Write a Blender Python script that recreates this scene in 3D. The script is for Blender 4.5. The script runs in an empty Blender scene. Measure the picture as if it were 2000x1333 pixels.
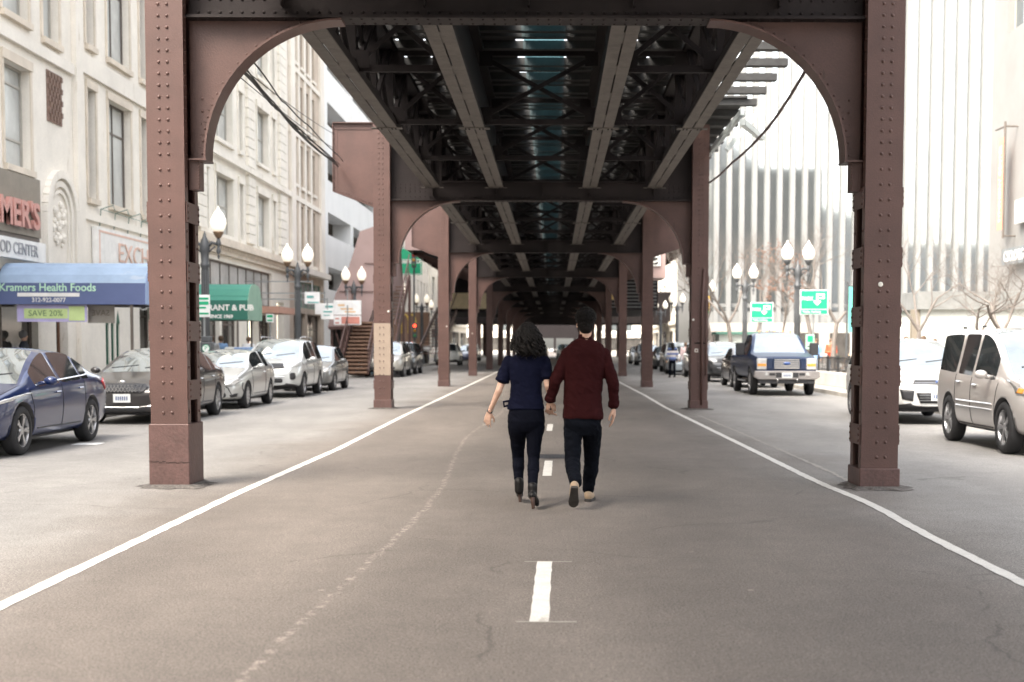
import bpy, bmesh, math, random
from mathutils import Vector, Matrix, noise
from mathutils.bvhtree import BVHTree
random.seed(7)
R = math.radians
scn = bpy.context.scene
col = scn.collection
# ---------------------------------------------------------------- camera, sky, sun, exposure
PITCH, ROLL, F, PU, PV, EYE = R(3.5), R(0.15), 2700.0, 81.0, 174.6, 1.5
cam_d = bpy.data.cameras.new('camera'); cam = bpy.data.objects.new('camera', cam_d); col.objects.link(cam)
cam_d.sensor_width = 36; cam_d.lens = 36 * F / 2000
cam_d.shift_x = -PU / 2000; cam_d.shift_y = PV / 2000
cam_d.clip_end = 3000
CM = Matrix.Translation((0, 0, EYE)) @ Matrix.Rotation(R(90) - PITCH, 4, 'X') @ Matrix.Rotation(ROLL, 4, 'Z')
cam.matrix_world = CM
cam_d.dof.use_dof = True; cam_d.dof.focus_distance = 13.2; cam_d.dof.aperture_fstop = 2.2
scn.camera = cam
w = bpy.data.worlds.new('World'); scn.world = w; w.use_nodes = True
nt = w.node_tree; sky = nt.nodes.new('ShaderNodeTexSky'); sky.sky_type = 'NISHITA'; sky.sun_disc = False
SUN_EL, SUN_AZ = R(52), R(222)     # azimuth measured clockwise from +Y (the way the camera looks)
sky.sun_elevation = SUN_EL; sky.sun_rotation = SUN_AZ; sky.air_density = 1.0; sky.dust_density = 4.0; sky.ozone_density = 0.6
bg = nt.nodes['Background']; hs_ = nt.nodes.new('ShaderNodeHueSaturation'); hs_.inputs['Saturation'].default_value = .38; nt.links.new(sky.outputs[0], hs_.inputs['Color']); nt.links.new(hs_.outputs[0], bg.inputs[0]); bg.inputs[1].default_value = 0.15
sd = bpy.data.lights.new('sun', 'SUN'); sd.energy = 1.0; sd.angle = R(35); sd.color = (1, .95, .87)
so = bpy.data.objects.new('sun', sd); col.objects.link(so)
sdir = Vector((math.sin(SUN_AZ) * math.cos(SUN_EL), math.cos(SUN_AZ) * math.cos(SUN_EL), math.sin(SUN_EL)))
so.rotation_euler = sdir.to_track_quat('Z', 'Y').to_euler(); so.location = (0, -20, 60)
vs = scn.view_settings; vs.view_transform = 'Standard'; vs.look = 'None'; vs.gamma = 1; vs.exposure = 2.58; vs.use_white_balance = True; vs.white_balance_temperature = 6900; vs.white_balance_tint = 10
scn.cycles.use_denoising = True
scn.cycles.max_bounces = 6; scn.cycles.diffuse_bounces = 4; scn.cycles.glossy_bounces = 3
scn.cycles.transparent_max_bounces = 6; scn.cycles.sample_clamp_indirect = 6

def ray(px, py):
    d = CM.to_3x3() @ Vector(((px - 1000 - PU) / F, -(py - 666.5 - PV) / F, -1))
    return d
def P(px, py, Y):            # the point at depth Y seen at pixel px, py of the 2000 px photograph
    d = ray(px, py); t = Y / d.y
    return Vector((0, 0, EYE)) + d * t
def G(px, py, z=0.0):        # the point of the ground seen there
    d = ray(px, py); t = (z - EYE) / d.z
    return Vector((0, 0, EYE)) + d * t

# ---------------------------------------------------------------- materials
MATS = {}
def mat(name, c, rough=.6, metal=0.0, var=.12, scale=3.0, bump=0.0, bscale=40.0, coat=0.0, spec=.5, emit=None, c2=None, stretch=None, fine=0.0, wear=None, pos=(.3, .7)):
    if name in MATS: return MATS[name]
    m = bpy.data.materials.new(name); m.use_nodes = True; MATS[name] = m
    n = m.node_tree.nodes; l = m.node_tree.links; b = n['Principled BSDF']
    b.inputs['Roughness'].default_value = rough; b.inputs['Metallic'].default_value = metal
    b.inputs['Coat Weight'].default_value = coat; b.inputs['Specular IOR Level'].default_value = spec
    tc = n.new('ShaderNodeTexCoord'); mp = n.new('ShaderNodeMapping'); l.new(tc.outputs['Object'], mp.inputs[0])
    if stretch: mp.inputs['Scale'].default_value = stretch
    nz = n.new('ShaderNodeTexNoise'); nz.inputs['Scale'].default_value = scale; nz.inputs['Detail'].default_value = 6; nz.inputs['Roughness'].default_value = .65
    l.new(mp.outputs[0], nz.inputs[0])
    cr = n.new('ShaderNodeValToRGB'); cr.color_ramp.elements[0].position = pos[0]; cr.color_ramp.elements[1].position = pos[1]
    lo = c2 if c2 else tuple(max(0, x * (1 - var)) for x in c); hi = c if c2 else tuple(min(1, x * (1 + var)) for x in c)
    cr.color_ramp.elements[0].color = (*lo, 1); cr.color_ramp.elements[1].color = (*hi, 1)
    l.new(nz.outputs['Fac'], cr.inputs[0])
    out = cr.outputs[0]
    if fine:
        n2 = n.new('ShaderNodeTexNoise'); n2.inputs['Scale'].default_value = bscale; n2.inputs['Detail'].default_value = 3; l.new(mp.outputs[0], n2.inputs[0])
        mr = n.new('ShaderNodeMapRange'); mr.inputs[3].default_value = 1 - fine; mr.inputs[4].default_value = 1 + fine; mr.inputs[1].default_value = .3; mr.inputs[2].default_value = .7; l.new(n2.outputs['Fac'], mr.inputs[0])
        mx = n.new('ShaderNodeVectorMath'); mx.operation = 'SCALE'; l.new(out, mx.inputs[0]); l.new(mr.outputs[0], mx.inputs['Scale']); out = mx.outputs[0]
    if wear:          # (colour, stretch, threshold, scale) layers of rust runs, chips, grime
        for wc, st, th, wsc in wear:
            m3 = n.new('ShaderNodeMapping'); m3.inputs['Scale'].default_value = st; l.new(tc.outputs['Object'], m3.inputs[0])
            n3 = n.new('ShaderNodeTexNoise'); n3.inputs['Scale'].default_value = wsc; n3.inputs['Detail'].default_value = 7; n3.inputs['Roughness'].default_value = .7; l.new(m3.outputs[0], n3.inputs[0])
            r3 = n.new('ShaderNodeMapRange'); r3.inputs[1].default_value = th; r3.inputs[2].default_value = th + .05; r3.inputs[4].default_value = .75; l.new(n3.outputs['Fac'], r3.inputs[0])
            x3 = n.new('ShaderNodeMix'); x3.data_type = 'RGBA'; l.new(r3.outputs[0], x3.inputs[0]); l.new(out, x3.inputs[6]); x3.inputs[7].default_value = (*wc, 1); out = x3.outputs[2]
    l.new(out, b.inputs['Base Color'])
    if bump:
        nb = n.new('ShaderNodeTexNoise'); nb.inputs['Scale'].default_value = bscale; nb.inputs['Detail'].default_value = 4; l.new(mp.outputs[0], nb.inputs[0])
        bp = n.new('ShaderNodeBump'); bp.inputs['Strength'].default_value = bump; bp.inputs['Distance'].default_value = .01
        l.new(nb.outputs['Fac'], bp.inputs['Height']); l.new(bp.outputs[0], b.inputs['Normal'])
    if emit:
        b.inputs['Emission Color'].default_value = (*emit[0], 1); b.inputs['Emission Strength'].default_value = emit[1]
    return m
def glass_mat(name, c=(.03, .04, .045), rough=.04, spec=.8, var=.3, scale=.5):
    return mat(name, c, rough, 0, var, scale, spec=spec)

# ---------------------------------------------------------------- mesh helpers
def tag(o, label=None, cat=None, group=None, kind=None):
    if label: o['label'] = label
    if cat: o['category'] = cat
    if group: o['group'] = group
    if kind: o['kind'] = kind
    return o
def empty(name, loc=(0, 0, 0), rz=0, label=None, cat=None, group=None, parent=None):
    o = bpy.data.objects.new(name, None); col.objects.link(o); o.location = loc; o.rotation_euler = (0, 0, rz)
    o.empty_display_size = .2
    if parent: o.parent = parent
    return tag(o, label, cat, group)
def copy_tree(o, parent=None, loc=None, rz=None, label=None, group=None):
    c = o.copy(); col.objects.link(c); c.parent = parent
    if loc is not None: c.location = loc
    if rz is not None: c.rotation_euler = (0, 0, rz)
    if label: c['label'] = label
    if group: c['group'] = group
    for ch in list(o.children): copy_tree(ch, c)
    return c
def frame_of(d):
    d = Vector(d).normalized(); a = Vector((0, 0, 1)) if abs(d.z) < .95 else Vector((1, 0, 0))
    u = d.cross(a).normalized(); return d, u, u.cross(d).normalized()
class MB:
    def __init__(s): s.v = []; s.f = []; s.m = []
    def add(s, vs, fs, m=0):
        k = len(s.v); s.v += [tuple(p) for p in vs]; s.f += [tuple(i + k for i in f) for f in fs]; s.m += [m] * len(fs); return s
    def box(s, x0, x1, y0, y1, z0, z1, m=0):
        v = [(x0, y0, z0), (x1, y0, z0), (x1, y1, z0), (x0, y1, z0), (x0, y0, z1), (x1, y0, z1), (x1, y1, z1), (x0, y1, z1)]
        return s.add(v, [(0, 3, 2, 1), (4, 5, 6, 7), (0, 1, 5, 4), (1, 2, 6, 5), (2, 3, 7, 6), (3, 0, 4, 7)], m)
    def bar(s, p0, p1, w, h, m=0, up=(0, 0, 1)):     # rectangular bar
        p0 = Vector(p0); p1 = Vector(p1); d = (p1 - p0).normalized(); u = Vector(up)
        if abs(d.dot(u)) > .98: u = Vector((0, 1, 0))
        a = d.cross(u).normalized() * w / 2; b = a.cross(d).normalized() * h / 2
        v = [p0 - a - b, p0 + a - b, p0 + a + b, p0 - a + b, p1 - a - b, p1 + a - b, p1 + a + b, p1 - a + b]
        return s.add(v, [(0, 1, 2, 3), (7, 6, 5, 4), (0, 4, 5, 1), (1, 5, 6, 2), (2, 6, 7, 3), (3, 7, 4, 0)], m)
    def prism(s, poly, ax, a0, a1, m=0):             # 2-D polygon extruded along axis ax (0,1,2)
        def pt(p, a): return [(a, p[0], p[1]), (p[0], a, p[1]), (p[0], p[1], a)][ax]
        n = len(poly); v = [pt(p, a0) for p in poly] + [pt(p, a1) for p in poly]
        f = [tuple(range(n)), tuple(range(2 * n - 1, n - 1, -1))] + [(i, i + n, (i + 1) % n + n, (i + 1) % n) for i in range(n)]
        return s.add(v, f, m)
    def tube(s, pts, r, n=8, m=0, cap=True):
        pts = [Vector(p) for p in pts]; rr = r if isinstance(r, (list, tuple)) else [r] * len(pts)
        v = []; f = []; up = None
        for i, p in enumerate(pts):
            d = (pts[min(i + 1, len(pts) - 1)] - pts[max(i - 1, 0)])
            if d.length < 1e-9: d = Vector((0, 0, 1))
            d.normalize()
            if up is None: _, u, b = frame_of(d)
            else:
                u = (up - d * up.dot(d)); u = u.normalized() if u.length > 1e-6 else frame_of(d)[1]; b = u.cross(d).normalized()
            up = u
            for k in range(n):
                t = 2 * math.pi * k / n; v.append(p + (u * math.cos(t) + b * math.sin(t)) * rr[i])
        for i in range(len(pts) - 1):
            for k in range(n):
                a = i * n + k; c = i * n + (k + 1) % n; f.append((a, c, c + n, a + n))
        if cap: f.append(tuple(range(n - 1, -1, -1))); f.append(tuple(range(len(v) - n, len(v))))
        return s.add(v, f, m)
    def lathe(s, prof, c=(0, 0, 0), ax=(0, 0, 1), n=16, m=0, cap=True):   # prof: (radius, along)
        d, u, b = frame_of(ax); c = Vector(c); v = []; f = []
        for r, a in prof:
            for k in range(n):
                t = 2 * math.pi * k / n; v.append(c + d * a + (u * math.cos(t) + b * math.sin(t)) * r)
        for i in range(len(prof) - 1):
            for k in range(n):
                a = i * n + k; q = i * n + (k + 1) % n; f.append((a, q, q + n, a + n))
        if cap and prof[0][0] > 1e-5: f.append(tuple(range(n)))
        if cap and prof[-1][0] > 1e-5: f.append(tuple(range(len(v) - n, len(v))))
        return s.add(v, f, m)
    def dome(s, p, nrm, r, m=0, n=7):
        d, u, b = frame_of(nrm); p = Vector(p); v = []
        for rr, h in ((1, 0), (.8, .5), (.35, .75)):
            for k in range(n):
                t = 2 * math.pi * k / n; v.append(p + d * h * r + (u * math.cos(t) + b * math.sin(t)) * rr * r)
        f = [(i * n + k, i * n + (k + 1) % n, (i + 1) * n + (k + 1) % n, (i + 1) * n + k) for i in (0, 1) for k in range(n)] + [tuple(range(2 * n, 3 * n))]
        return s.add(v, f, m)
    def ball(s, c, r, m=0, n=12, sc=(1, 1, 1)):
        prof = []
        c = Vector(c); v = []; f = []; h = n // 2
        for i in range(h + 1):
            a = math.pi * i / h
            for k in range(n):
                t = 2 * math.pi * k / n
                v.append(c + Vector((math.sin(a) * math.cos(t) * r * sc[0], math.sin(a) * math.sin(t) * r * sc[1], math.cos(a) * r * sc[2])))
        for i in range(h):
            for k in range(n):
                a = i * n + k; q = i * n + (k + 1) % n; f.append((a, a + n, q + n, q))
        return s.add(v, f, m)
    def sheet(s, pts, m=0): return s.add(pts, [tuple(range(len(pts)))], m)
    def strip(s, A, B, m=0):
        n = len(A); return s.add(list(A) + list(B), [(i, i + 1, n + i + 1, n + i) for i in range(n - 1)], m)
    def build(s, name, mats, parent=None, smooth=False, bevel=0, label=None, cat=None, group=None, kind=None, fix=True):
        me = bpy.data.meshes.new(name); me.from_pydata(s.v, [], s.f)
        for mm in (mats if isinstance(mats, (list, tuple)) else [mats]): me.materials.append(mm)
        if any(s.m): me.polygons.foreach_set('material_index', s.m)
        if fix:
            bm = bmesh.new(); bm.from_mesh(me)
            bmesh.ops.recalc_face_normals(bm, faces=bm.faces); bm.to_mesh(me); bm.free()
        if smooth: me.shade_smooth()
        me.update()
        o = bpy.data.objects.new(name, me); col.objects.link(o)
        if parent: o.parent = parent
        if bevel:
            b = o.modifiers.new('bevel', 'BEVEL'); b.width = bevel; b.segments = 1; b.limit_method = 'ANGLE'; b.angle_limit = R(50)
        return tag(o, label, cat, group, kind)
def mesh_obj(name, me, parent=None, mats=None, smooth=True):
    if mats:
        me.materials.clear()
        for m in (mats if isinstance(mats, (list, tuple)) else [mats]): me.materials.append(m)
    if smooth: me.shade_smooth()
    o = bpy.data.objects.new(name, me); col.objects.link(o)
    if parent: o.parent = parent
    return o
def evaluated(o):                      # mesh with modifiers applied
    dg = bpy.context.evaluated_depsgraph_get(); dg.update()
    return bpy.data.meshes.new_from_object(o.evaluated_get(dg))
def text_obj(s, size, m, parent, loc, rot, name='lettering', ext=.004, align='CENTER', bold=0, sx=1, label=None):
    c = bpy.data.curves.new('t', 'FONT'); c.body = s; c.size = size; c.extrude = ext; c.align_x = align; c.align_y = 'CENTER'; c.offset = bold
    c.resolution_u = 3
    o = bpy.data.objects.new('t', c); col.objects.link(o); me = evaluated(o); bpy.data.objects.remove(o)
    for v in me.vertices: v.co.x *= sx
    r = mesh_obj(name, me, parent, m, False); r.location = loc; r.rotation_euler = rot
    if label: r['label'] = label
    return r

# ---------------------------------------------------------------- palette
STEEL = mat('brown painted steel', (.090, .046, .038), .5, 0, .2, 1.6, .2, 60, fine=.09, wear=[((.052, .026, .016), (1, 1, .12), .64, 7), ((.15, .105, .095), (1, 1, .6), .68, 9), ((.035, .026, .024), (1, 1, 1), .69, 5)])
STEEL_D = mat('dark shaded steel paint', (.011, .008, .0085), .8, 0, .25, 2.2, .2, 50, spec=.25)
DUSTY = mat('dusty worn steel', (.108, .095, .084), .8, 0, .25, 5, .3, 80, fine=.12)
TIE = mat('weathered timber', (.03, .03, .03), .85, 0, .3, 6, .4, 50, stretch=(1, 1, 1))
TEALC = mat('teal cover plate', (.030, .050, .055), .6, 0, .2, 4)
TEAL = mat('blue green walkway metal', (.07, .12, .13), .6, .1, .3, 3)
RAIL = mat('rail steel', (.12, .09, .075), .45, .6)
CONC = mat('pavement concrete', (.36, .34, .31), .85, 0, .15, .8, .2, 30, fine=.06)
KERB = mat('kerb concrete', (.33, .31, .28), .85, 0, .2, 1.5, .2, 30, fine=.08)

_n = TEAL.node_tree.nodes; _l = TEAL.node_tree.links; _b = _n['Principled BSDF']; _b.inputs['Metallic'].default_value = 0
_t = _n.new('ShaderNodeBsdfTranslucent'); _t.inputs[0].default_value = (.28, .40, .43, 1); _m = _n.new('ShaderNodeMixShader'); _m.inputs[0].default_value = .85
_l.new(_b.outputs[0], _m.inputs[1]); _l.new(_t.outputs[0], _m.inputs[2]); _l.new(_m.outputs[0], _n['Material Output'].inputs[0])
# ---------------------------------------------------------------- road, pavements, markings
def asphalt(name, c, c2, patch):
    m = mat(name, c, .8, 0, .1, .35, .55, 220, fine=.16, c2=c2)
    return m
def road_material():
    m = bpy.data.materials.new('asphalt'); m.use_nodes = True
    n = m.node_tree.nodes; l = m.node_tree.links; b = n['Principled BSDF']; b.inputs['Roughness'].default_value = .72
    tc = n.new('ShaderNodeTexCoord'); sx = n.new('ShaderNodeSeparateXYZ'); l.new(tc.outputs['Object'], sx.inputs[0])
    def noi(scale, det=5, st=None):
        t = n.new('ShaderNodeTexNoise'); t.inputs['Scale'].default_value = scale; t.inputs['Detail'].default_value = det; t.inputs['Roughness'].default_value = .6
        if st:
            mp = n.new('ShaderNodeMapping'); mp.inputs['Scale'].default_value = st; l.new(tc.outputs['Object'], mp.inputs[0]); l.new(mp.outputs[0], t.inputs[0])
        else: l.new(tc.outputs['Object'], t.inputs[0])
        return t.outputs['Fac']
    def ma(op, a, bb=None):
        t = n.new('ShaderNodeMath'); t.operation = op
        for i, x in enumerate((a, bb)):
            if x is None: continue
            if isinstance(x, (int, float)): t.inputs[i].default_value = x
            else: l.new(x, t.inputs[i])
        return t.outputs[0]
    def rng(x, a, bb, c, d):
        t = n.new('ShaderNodeMapRange'); t.interpolation_type = 'SMOOTHSTEP'; l.new(x, t.inputs[0])
        for i, q in enumerate((a, bb, c, d)): t.inputs[i + 1].default_value = q
        return t.outputs[0]
    # browner, darker middle lanes and paler outer lanes; seam wobbles with noise
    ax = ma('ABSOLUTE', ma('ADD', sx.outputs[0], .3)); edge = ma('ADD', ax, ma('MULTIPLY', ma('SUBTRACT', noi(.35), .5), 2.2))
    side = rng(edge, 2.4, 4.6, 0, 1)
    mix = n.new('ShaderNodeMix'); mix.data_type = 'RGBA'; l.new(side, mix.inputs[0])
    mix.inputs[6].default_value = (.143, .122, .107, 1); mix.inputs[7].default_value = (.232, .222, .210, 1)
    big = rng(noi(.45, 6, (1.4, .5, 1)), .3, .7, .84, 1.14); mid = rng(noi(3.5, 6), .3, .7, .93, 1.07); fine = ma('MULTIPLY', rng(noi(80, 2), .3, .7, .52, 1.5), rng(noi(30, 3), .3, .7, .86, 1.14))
    wheel = n.new('ShaderNodeMath'); wheel.operation = 'COSINE'; l.new(ma('MULTIPLY', sx.outputs[0], 3.4), wheel.inputs[0])
    wh = ma('ADD', ma('MULTIPLY', wheel.outputs[0], .035), 1)
    k = ma('MULTIPLY', ma('MULTIPLY', big, mid), ma('MULTIPLY', fine, wh))
    # thin cracks
    vo = n.new('ShaderNodeTexVoronoi'); vo.feature = 'DISTANCE_TO_EDGE'; vo.inputs['Scale'].default_value = .28
    wv = n.new('ShaderNodeVectorMath'); wv.operation = 'ADD'; nn = n.new('ShaderNodeTexNoise'); nn.inputs['Scale'].default_value = .8; nn.inputs['Detail'].default_value = 9; l.new(tc.outputs['Object'], nn.inputs[0])
    l.new(tc.outputs['Object'], wv.inputs[0]); l.new(nn.outputs['Color'], wv.inputs[1]); l.new(wv.outputs[0], vo.inputs[0])
    cr = rng(vo.outputs['Distance'], .0, .007, .68, 1); cm = rng(noi(.5), .46, .54, 1, 0)
    crk = n.new('ShaderNodeMix'); crk.data_type = 'FLOAT'; l.new(cm, crk.inputs[0]); l.new(cr, crk.inputs[2]); crk.inputs[3].default_value = 1
    k = ma('MULTIPLY', k, crk.outputs[0])
    # dirt round the column feet rows
    # worn ghost of an old painted line: broken thin band
    sn = n.new('ShaderNodeMath'); sn.operation = 'SINE'; l.new(ma('MULTIPLY', sx.outputs[1], .35), sn.inputs[0])
    gx = ma('ABSOLUTE', ma('ADD', ma('ADD', sx.outputs[0], 1.30), ma('ADD', ma('MULTIPLY', sn.outputs[0], .12), ma('MULTIPLY', ma('SUBTRACT', noi(1.6, 3), .5), .10))))
    gm = ma('MULTIPLY', rng(gx, .012, .042, 1, 0), rng(noi(11, 4), .48, .56, 0, 1))
    gm = ma('MULTIPLY', gm, rng(sx.outputs[1], 30, 46, 1, 0)); k = ma('MULTIPLY', k, ma('ADD', ma('MULTIPLY', gm, .75), 1))
    # pale gum and paint specks
    v2 = n.new('ShaderNodeTexVoronoi'); v2.inputs['Scale'].default_value = 1.1; l.new(tc.outputs['Object'], v2.inputs[0])
    sp = rng(v2.outputs['Distance'], .015, .03, 1.9, 1); k = ma('MULTIPLY', k, sp)
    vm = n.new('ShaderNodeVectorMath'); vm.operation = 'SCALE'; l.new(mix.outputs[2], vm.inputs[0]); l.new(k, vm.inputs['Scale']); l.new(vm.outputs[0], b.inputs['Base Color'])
    bp = n.new('ShaderNodeBump'); bp.inputs['Strength'].default_value = .6; bp.inputs['Distance'].default_value = .012; l.new(noi(130, 3), bp.inputs['Height']); l.new(bp.outputs[0], b.inputs['Normal'])
    return m
ROADM = road_material()
MB().box(-200, 200, -60, 900, -.6, -.3).build('ground', CONC, kind='structure')
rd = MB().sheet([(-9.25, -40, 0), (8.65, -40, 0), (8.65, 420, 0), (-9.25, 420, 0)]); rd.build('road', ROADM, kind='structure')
MB().box(-40, -9.4, -40, 420, -.25, .13).build('left_pavement', CONC, kind='structure')
MB().box(8.8, 60, -40, 420, -.25, .13).build('right_pavement', CONC, kind='structure')
k = MB(); 
for i in range(-13, 140):
    k.box(-9.4, -9.24, i * 3 + .01, i * 3 + 2.99, -.2, .135); 
k.build('left_kerb', KERB, kind='structure', bevel=.01)
k = MB()
for i in range(-13, 140): k.box(8.64, 8.8, i * 3 + .01, i * 3 + 2.99, -.2, .135)
k.build('right_kerb', KERB, kind='structure', bevel=.01)
PAINT = mat('worn white road paint', (.60, .58, .54), .7, 0, .1, 9, .3, 120, fine=.16, wear=[((.20, .18, .16), (1, 1, 1), .66, 22), ((.34, .31, .28), (1, .35, 1), .60, 6)])
FADE = mat('faded road paint', (.27, .25, .225), .8, 0, .12, 6, .3, 120)
def stripe(name, pts, wd, m, label, cat='road marking', z=.004, rag=0):
    A = []; B = []
    for i, p in enumerate(pts):
        q = pts[min(i + 1, len(pts) - 1)]; o = pts[max(i - 1, 0)]
        d = Vector((q[0] - o[0], q[1] - o[1], 0)).normalized(); n_ = Vector((-d.y, d.x, 0))
        a = Vector((p[0], p[1], z)); j = random.uniform(-rag, rag); j2 = random.uniform(-rag, rag)
        A.append(a + n_ * (wd / 2 + j)); B.append(a - n_ * (wd / 2 + j2))
    return MB().strip(A, B).build(name, m, kind='structure', label=label)
def dense(pts, step=.12, far=60):
    out = []
    for (x0, y0), (x1, y1) in zip(pts[:-1], pts[1:]):
        n_ = max(1, min(400, int(abs(y1 - y0) / (step if y0 < 30 else step * 6))))
        for i in range(n_): t = i / n_; out.append((x0 + (x1 - x0) * t, y0 + (y1 - y0) * t))
    return out + [pts[-1]]
stripe('lane_edge_line', dense([(-3.17, 2), (-3.17, 8), (-3.2, 14), (-3.12, 20), (-3.2, 30), (-3.22, 79), (-3.2, 260)]), .105, PAINT, 'long white edge line left of the walking couple', rag=.006)
rl = [(3.02, 3), (2.99, 8.7), (2.98, 10.5), (2.99, 11.6), (3.02, 12.4), (3.03, 13.1), (3.0, 13.8), (2.95, 14.7), (2.92, 15.8), (2.90, 18), (2.84, 24), (2.78, 30), (2.74, 34), (2.78, 42), (2.72, 60), (2.7, 260)]
stripe('lane_edge_line', dense(rl), .10, PAINT, 'long white edge line bending round the right column foot', rag=.007)
for i in range(12):
    y0 = 7.44 + i * 8.45
    stripe('centre_dash', dense([(-.075, y0), (-.06, y0 + 2.1)]), .105, PAINT, 'white centre dash', rag=.004)
for i in range(2):
    y0 = 7.44 + 2.1 * i
    MB().box(-.2, .13, y0 - .02, y0 + .015, .002, .003).build('marking_smear', FADE, kind='structure')
stripe('faded_edge_line', dense([(3.3, 14.9), (3.32, 17), (3.25, 24), (3.15, 30)]), .06, FADE, 'faint old edge line outside the right white line', z=.003, rag=.02)
mh = empty('manhole_cover', (.0, 18.7, .004), label='round dark manhole cover in the road behind the couple', cat='manhole')
b = MB().lathe([(.36, 0), (.26, .006), (.24, .006), (.24, .003)], n=28); b.build('ring', mat('cast iron', (.05, .05, .055), .6, .3), mh)
b = MB().lathe([(.235, .002), (.235, .006)], n=28)
for i in range(-4, 5):
    h = math.sqrt(max(0, .22 ** 2 - (i * .05) ** 2)); b.box(i * .05 - .01, i * .05 + .01, -h, h, .006, .009)
b.build('lid', MATS['cast iron'], mh)

# ---------------------------------------------------------------- elevated railway
BY = [14.5 + 18.1 * k for k in range(-1, 10)]
XL, XR, CW, CD = -4.035, 3.43, .388, .53
ZG0, ZG1 = 4.9, 6.7
def column(x, Y, side, near, idx, label):
    t = empty('steel_column', (x, Y + CD / 2, 0), label=label, cat='steel column', group='columns of the elevated railway')
    hw, hd = CW / 2, CD / 2
    bh = .67 if (near == 0 and side < 0) else .22
    s = MB(); z0, z1 = bh, 6.66
    for f in (-1, 1):
        yo = f * hd; yi = f * (hd - .03)
        s.box(-hw, hw, min(yo, yi), max(yo, yi), z0, z1)
        for g_ in (-1, 1):      # channel flanges turned inward, seen from the side
            xa, xb = sorted((g_ * hw, g_ * (hw - .022))); ya, yb = sorted((yi, f * (hd - .13))); s.box(xa, xb, ya, yb, z0, z1)
    s.box(-.012, .012, -hd + .031, hd - .031, z0, z1)
    if near < 3:
        z = z0 + .12; r = .018
        while z < z1:
            st = .158 if z < 3.45 else .118
            for dx in (-.06, .03) if side < 0 else (-.03, .06):
                for f in ((-1,) if near else (-1, 1)): s.dome((dx, f * hd, z), (0, f, 0), r)
            if near < 2:
                for g_ in (-1, 1):
                    for yy in (-hd + .065, hd - .065):
                        if int(z * 100) % 62 < 34 or z > 3.45: s.dome((g_ * hw, yy, z), (g_, 0, 0), r)
            z += st
    s.build('shaft', STEEL, t)
    s = MB(); z = bh + .25; i = 0
    while z < (3.4 if near < 3 else 4.8):
        for g_ in (-1, 1):
            xa, xb = sorted((g_ * (hw + .004), g_ * (hw + .016))); s.box(xa, xb, -hd + .02, hd - .02, z, z + .21)
            if near < 3:
                for yy in (-hd + .06, hd - .06):
                    for dz in (.04, .105, .17): s.dome((g_ * (hw + .016), yy, z + dz), (g_, 0, 0), .018)
        z += .62; i += 1
    s.build('side_battens', STEEL, t)
    s = MB(); s.box(-hw - .018, hw + .018, -hd - .03, hd + .03, -.05, bh)
    s.build('base_casing', mat('chipped base paint', (.092, .049, .043), .55, 0, .25, 3.5, .5, 30, fine=.14, wear=[((.04, .03, .028), (1, 1, .5), .60, 3), ((.16, .12, .11), (1, 1, 1), .69, 14)]), t, bevel=.008)
    if near < 2:
      if bh > .5:
        # flaking seam and the broken asphalt collar at the foot
        s = MB(); xs = [-hw - .021 + (CW + .042) * i / 12 for i in range(13)]
        for a, b_ in zip(xs[:-1], xs[1:]):
            zz = .272 + random.uniform(-.01, .01); s.box(a, b_, -hd - .034, -hd - .0305, zz - .003, zz + .003)
        s.build('cracked_seam', mat('crack dark', (.03, .018, .015), .9), t)
      n_ = 26; A = []; B = []
      for i in range(n_ + 1):
            q = 2 * math.pi * (i % n_) / n_; c_, s_ = math.cos(q), math.sin(q)
            k_ = 1 / max(abs(c_) / (hw + .03), abs(s_) / (hd + .04)); rr = random.Random(i % n_ + idx * 31).uniform(.04, .20)
            A.append((c_ * k_, s_ * k_, .035)); B.append((c_ * (k_ + rr), s_ * (k_ + rr), .005))
      MB().strip(A, B).build('asphalt_collar', mat('broken asphalt', (.10, .09, .083), .9, 0, .5, 14, .9, 60, fine=.4), t)
    return t
side_nm = {-1: 'left', 1: 'right'}
ordn = ['nearest', 'second', 'third', 'fourth', 'fifth', 'sixth', 'seventh', 'eighth', 'ninth', 'tenth']
cols = {}
for k, Y in enumerate(BY[1:]):
    for sd_, x in ((-1, XL), (1, XR)):
        lab = ('%s riveted brown steel column of the %s row' % (ordn[k], side_nm[sd_])) + (' standing closest to the camera' if k == 0 else ' counted from the camera')
        if k == 1: lab = 'riveted steel column with a tan painted patch, second of the left row' if sd_ < 0 else 'riveted steel column with conduit pipe and stickers, second of the right row'
        if k > 3:
            t = copy_tree(cols[(3, sd_)], None, (x, Y + CD / 2, 0), 0, lab)
        else: t = column(x, Y, sd_, k, k * 2 + (sd_ > 0), lab)
        cols[(k, sd_)] = t
# details on individual columns
t = cols[(1, -1)]
MB().box(-CW / 2 - .002, CW / 2 + .002, -CD / 2 - .004, -CD / 2 - .001, .80, 2.02).build('paint_patch', mat('tan cover paint', (.30, .235, .185), .6, 0, .08, 3), t, label='flat tan patch painted over the rivets')
s = MB()
z = .95
while z < 2: 
    for dx in (-.06, .03): s.dome((dx, -CD / 2 - .003, z - .0), (0, -1, 0), .018)
    z += .158
s.build('patch_rivets', MATS['tan cover paint'], t)
t = cols[(1, 1)]
s = MB().tube([(.05, -CD / 2 - .03, .12), (.05, -CD / 2 - .03, 2.4), (.09, -CD / 2 - .03, 3.3)], .028, 8); s.tube([(.15, -CD / 2 - .02, .8), (.15, -CD / 2 - .02, 2.6)], .014, 6)
s.build('conduit_pipe', STEEL, t, smooth=True)
s = MB(); s.box(-.12, .14, -CD / 2 - .02, -CD / 2 - .002, 1.56, 1.585); s.build('bracket_strap', STEEL_D, t)
STK = mat('sticker white', (.7, .68, .62), .5)
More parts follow.
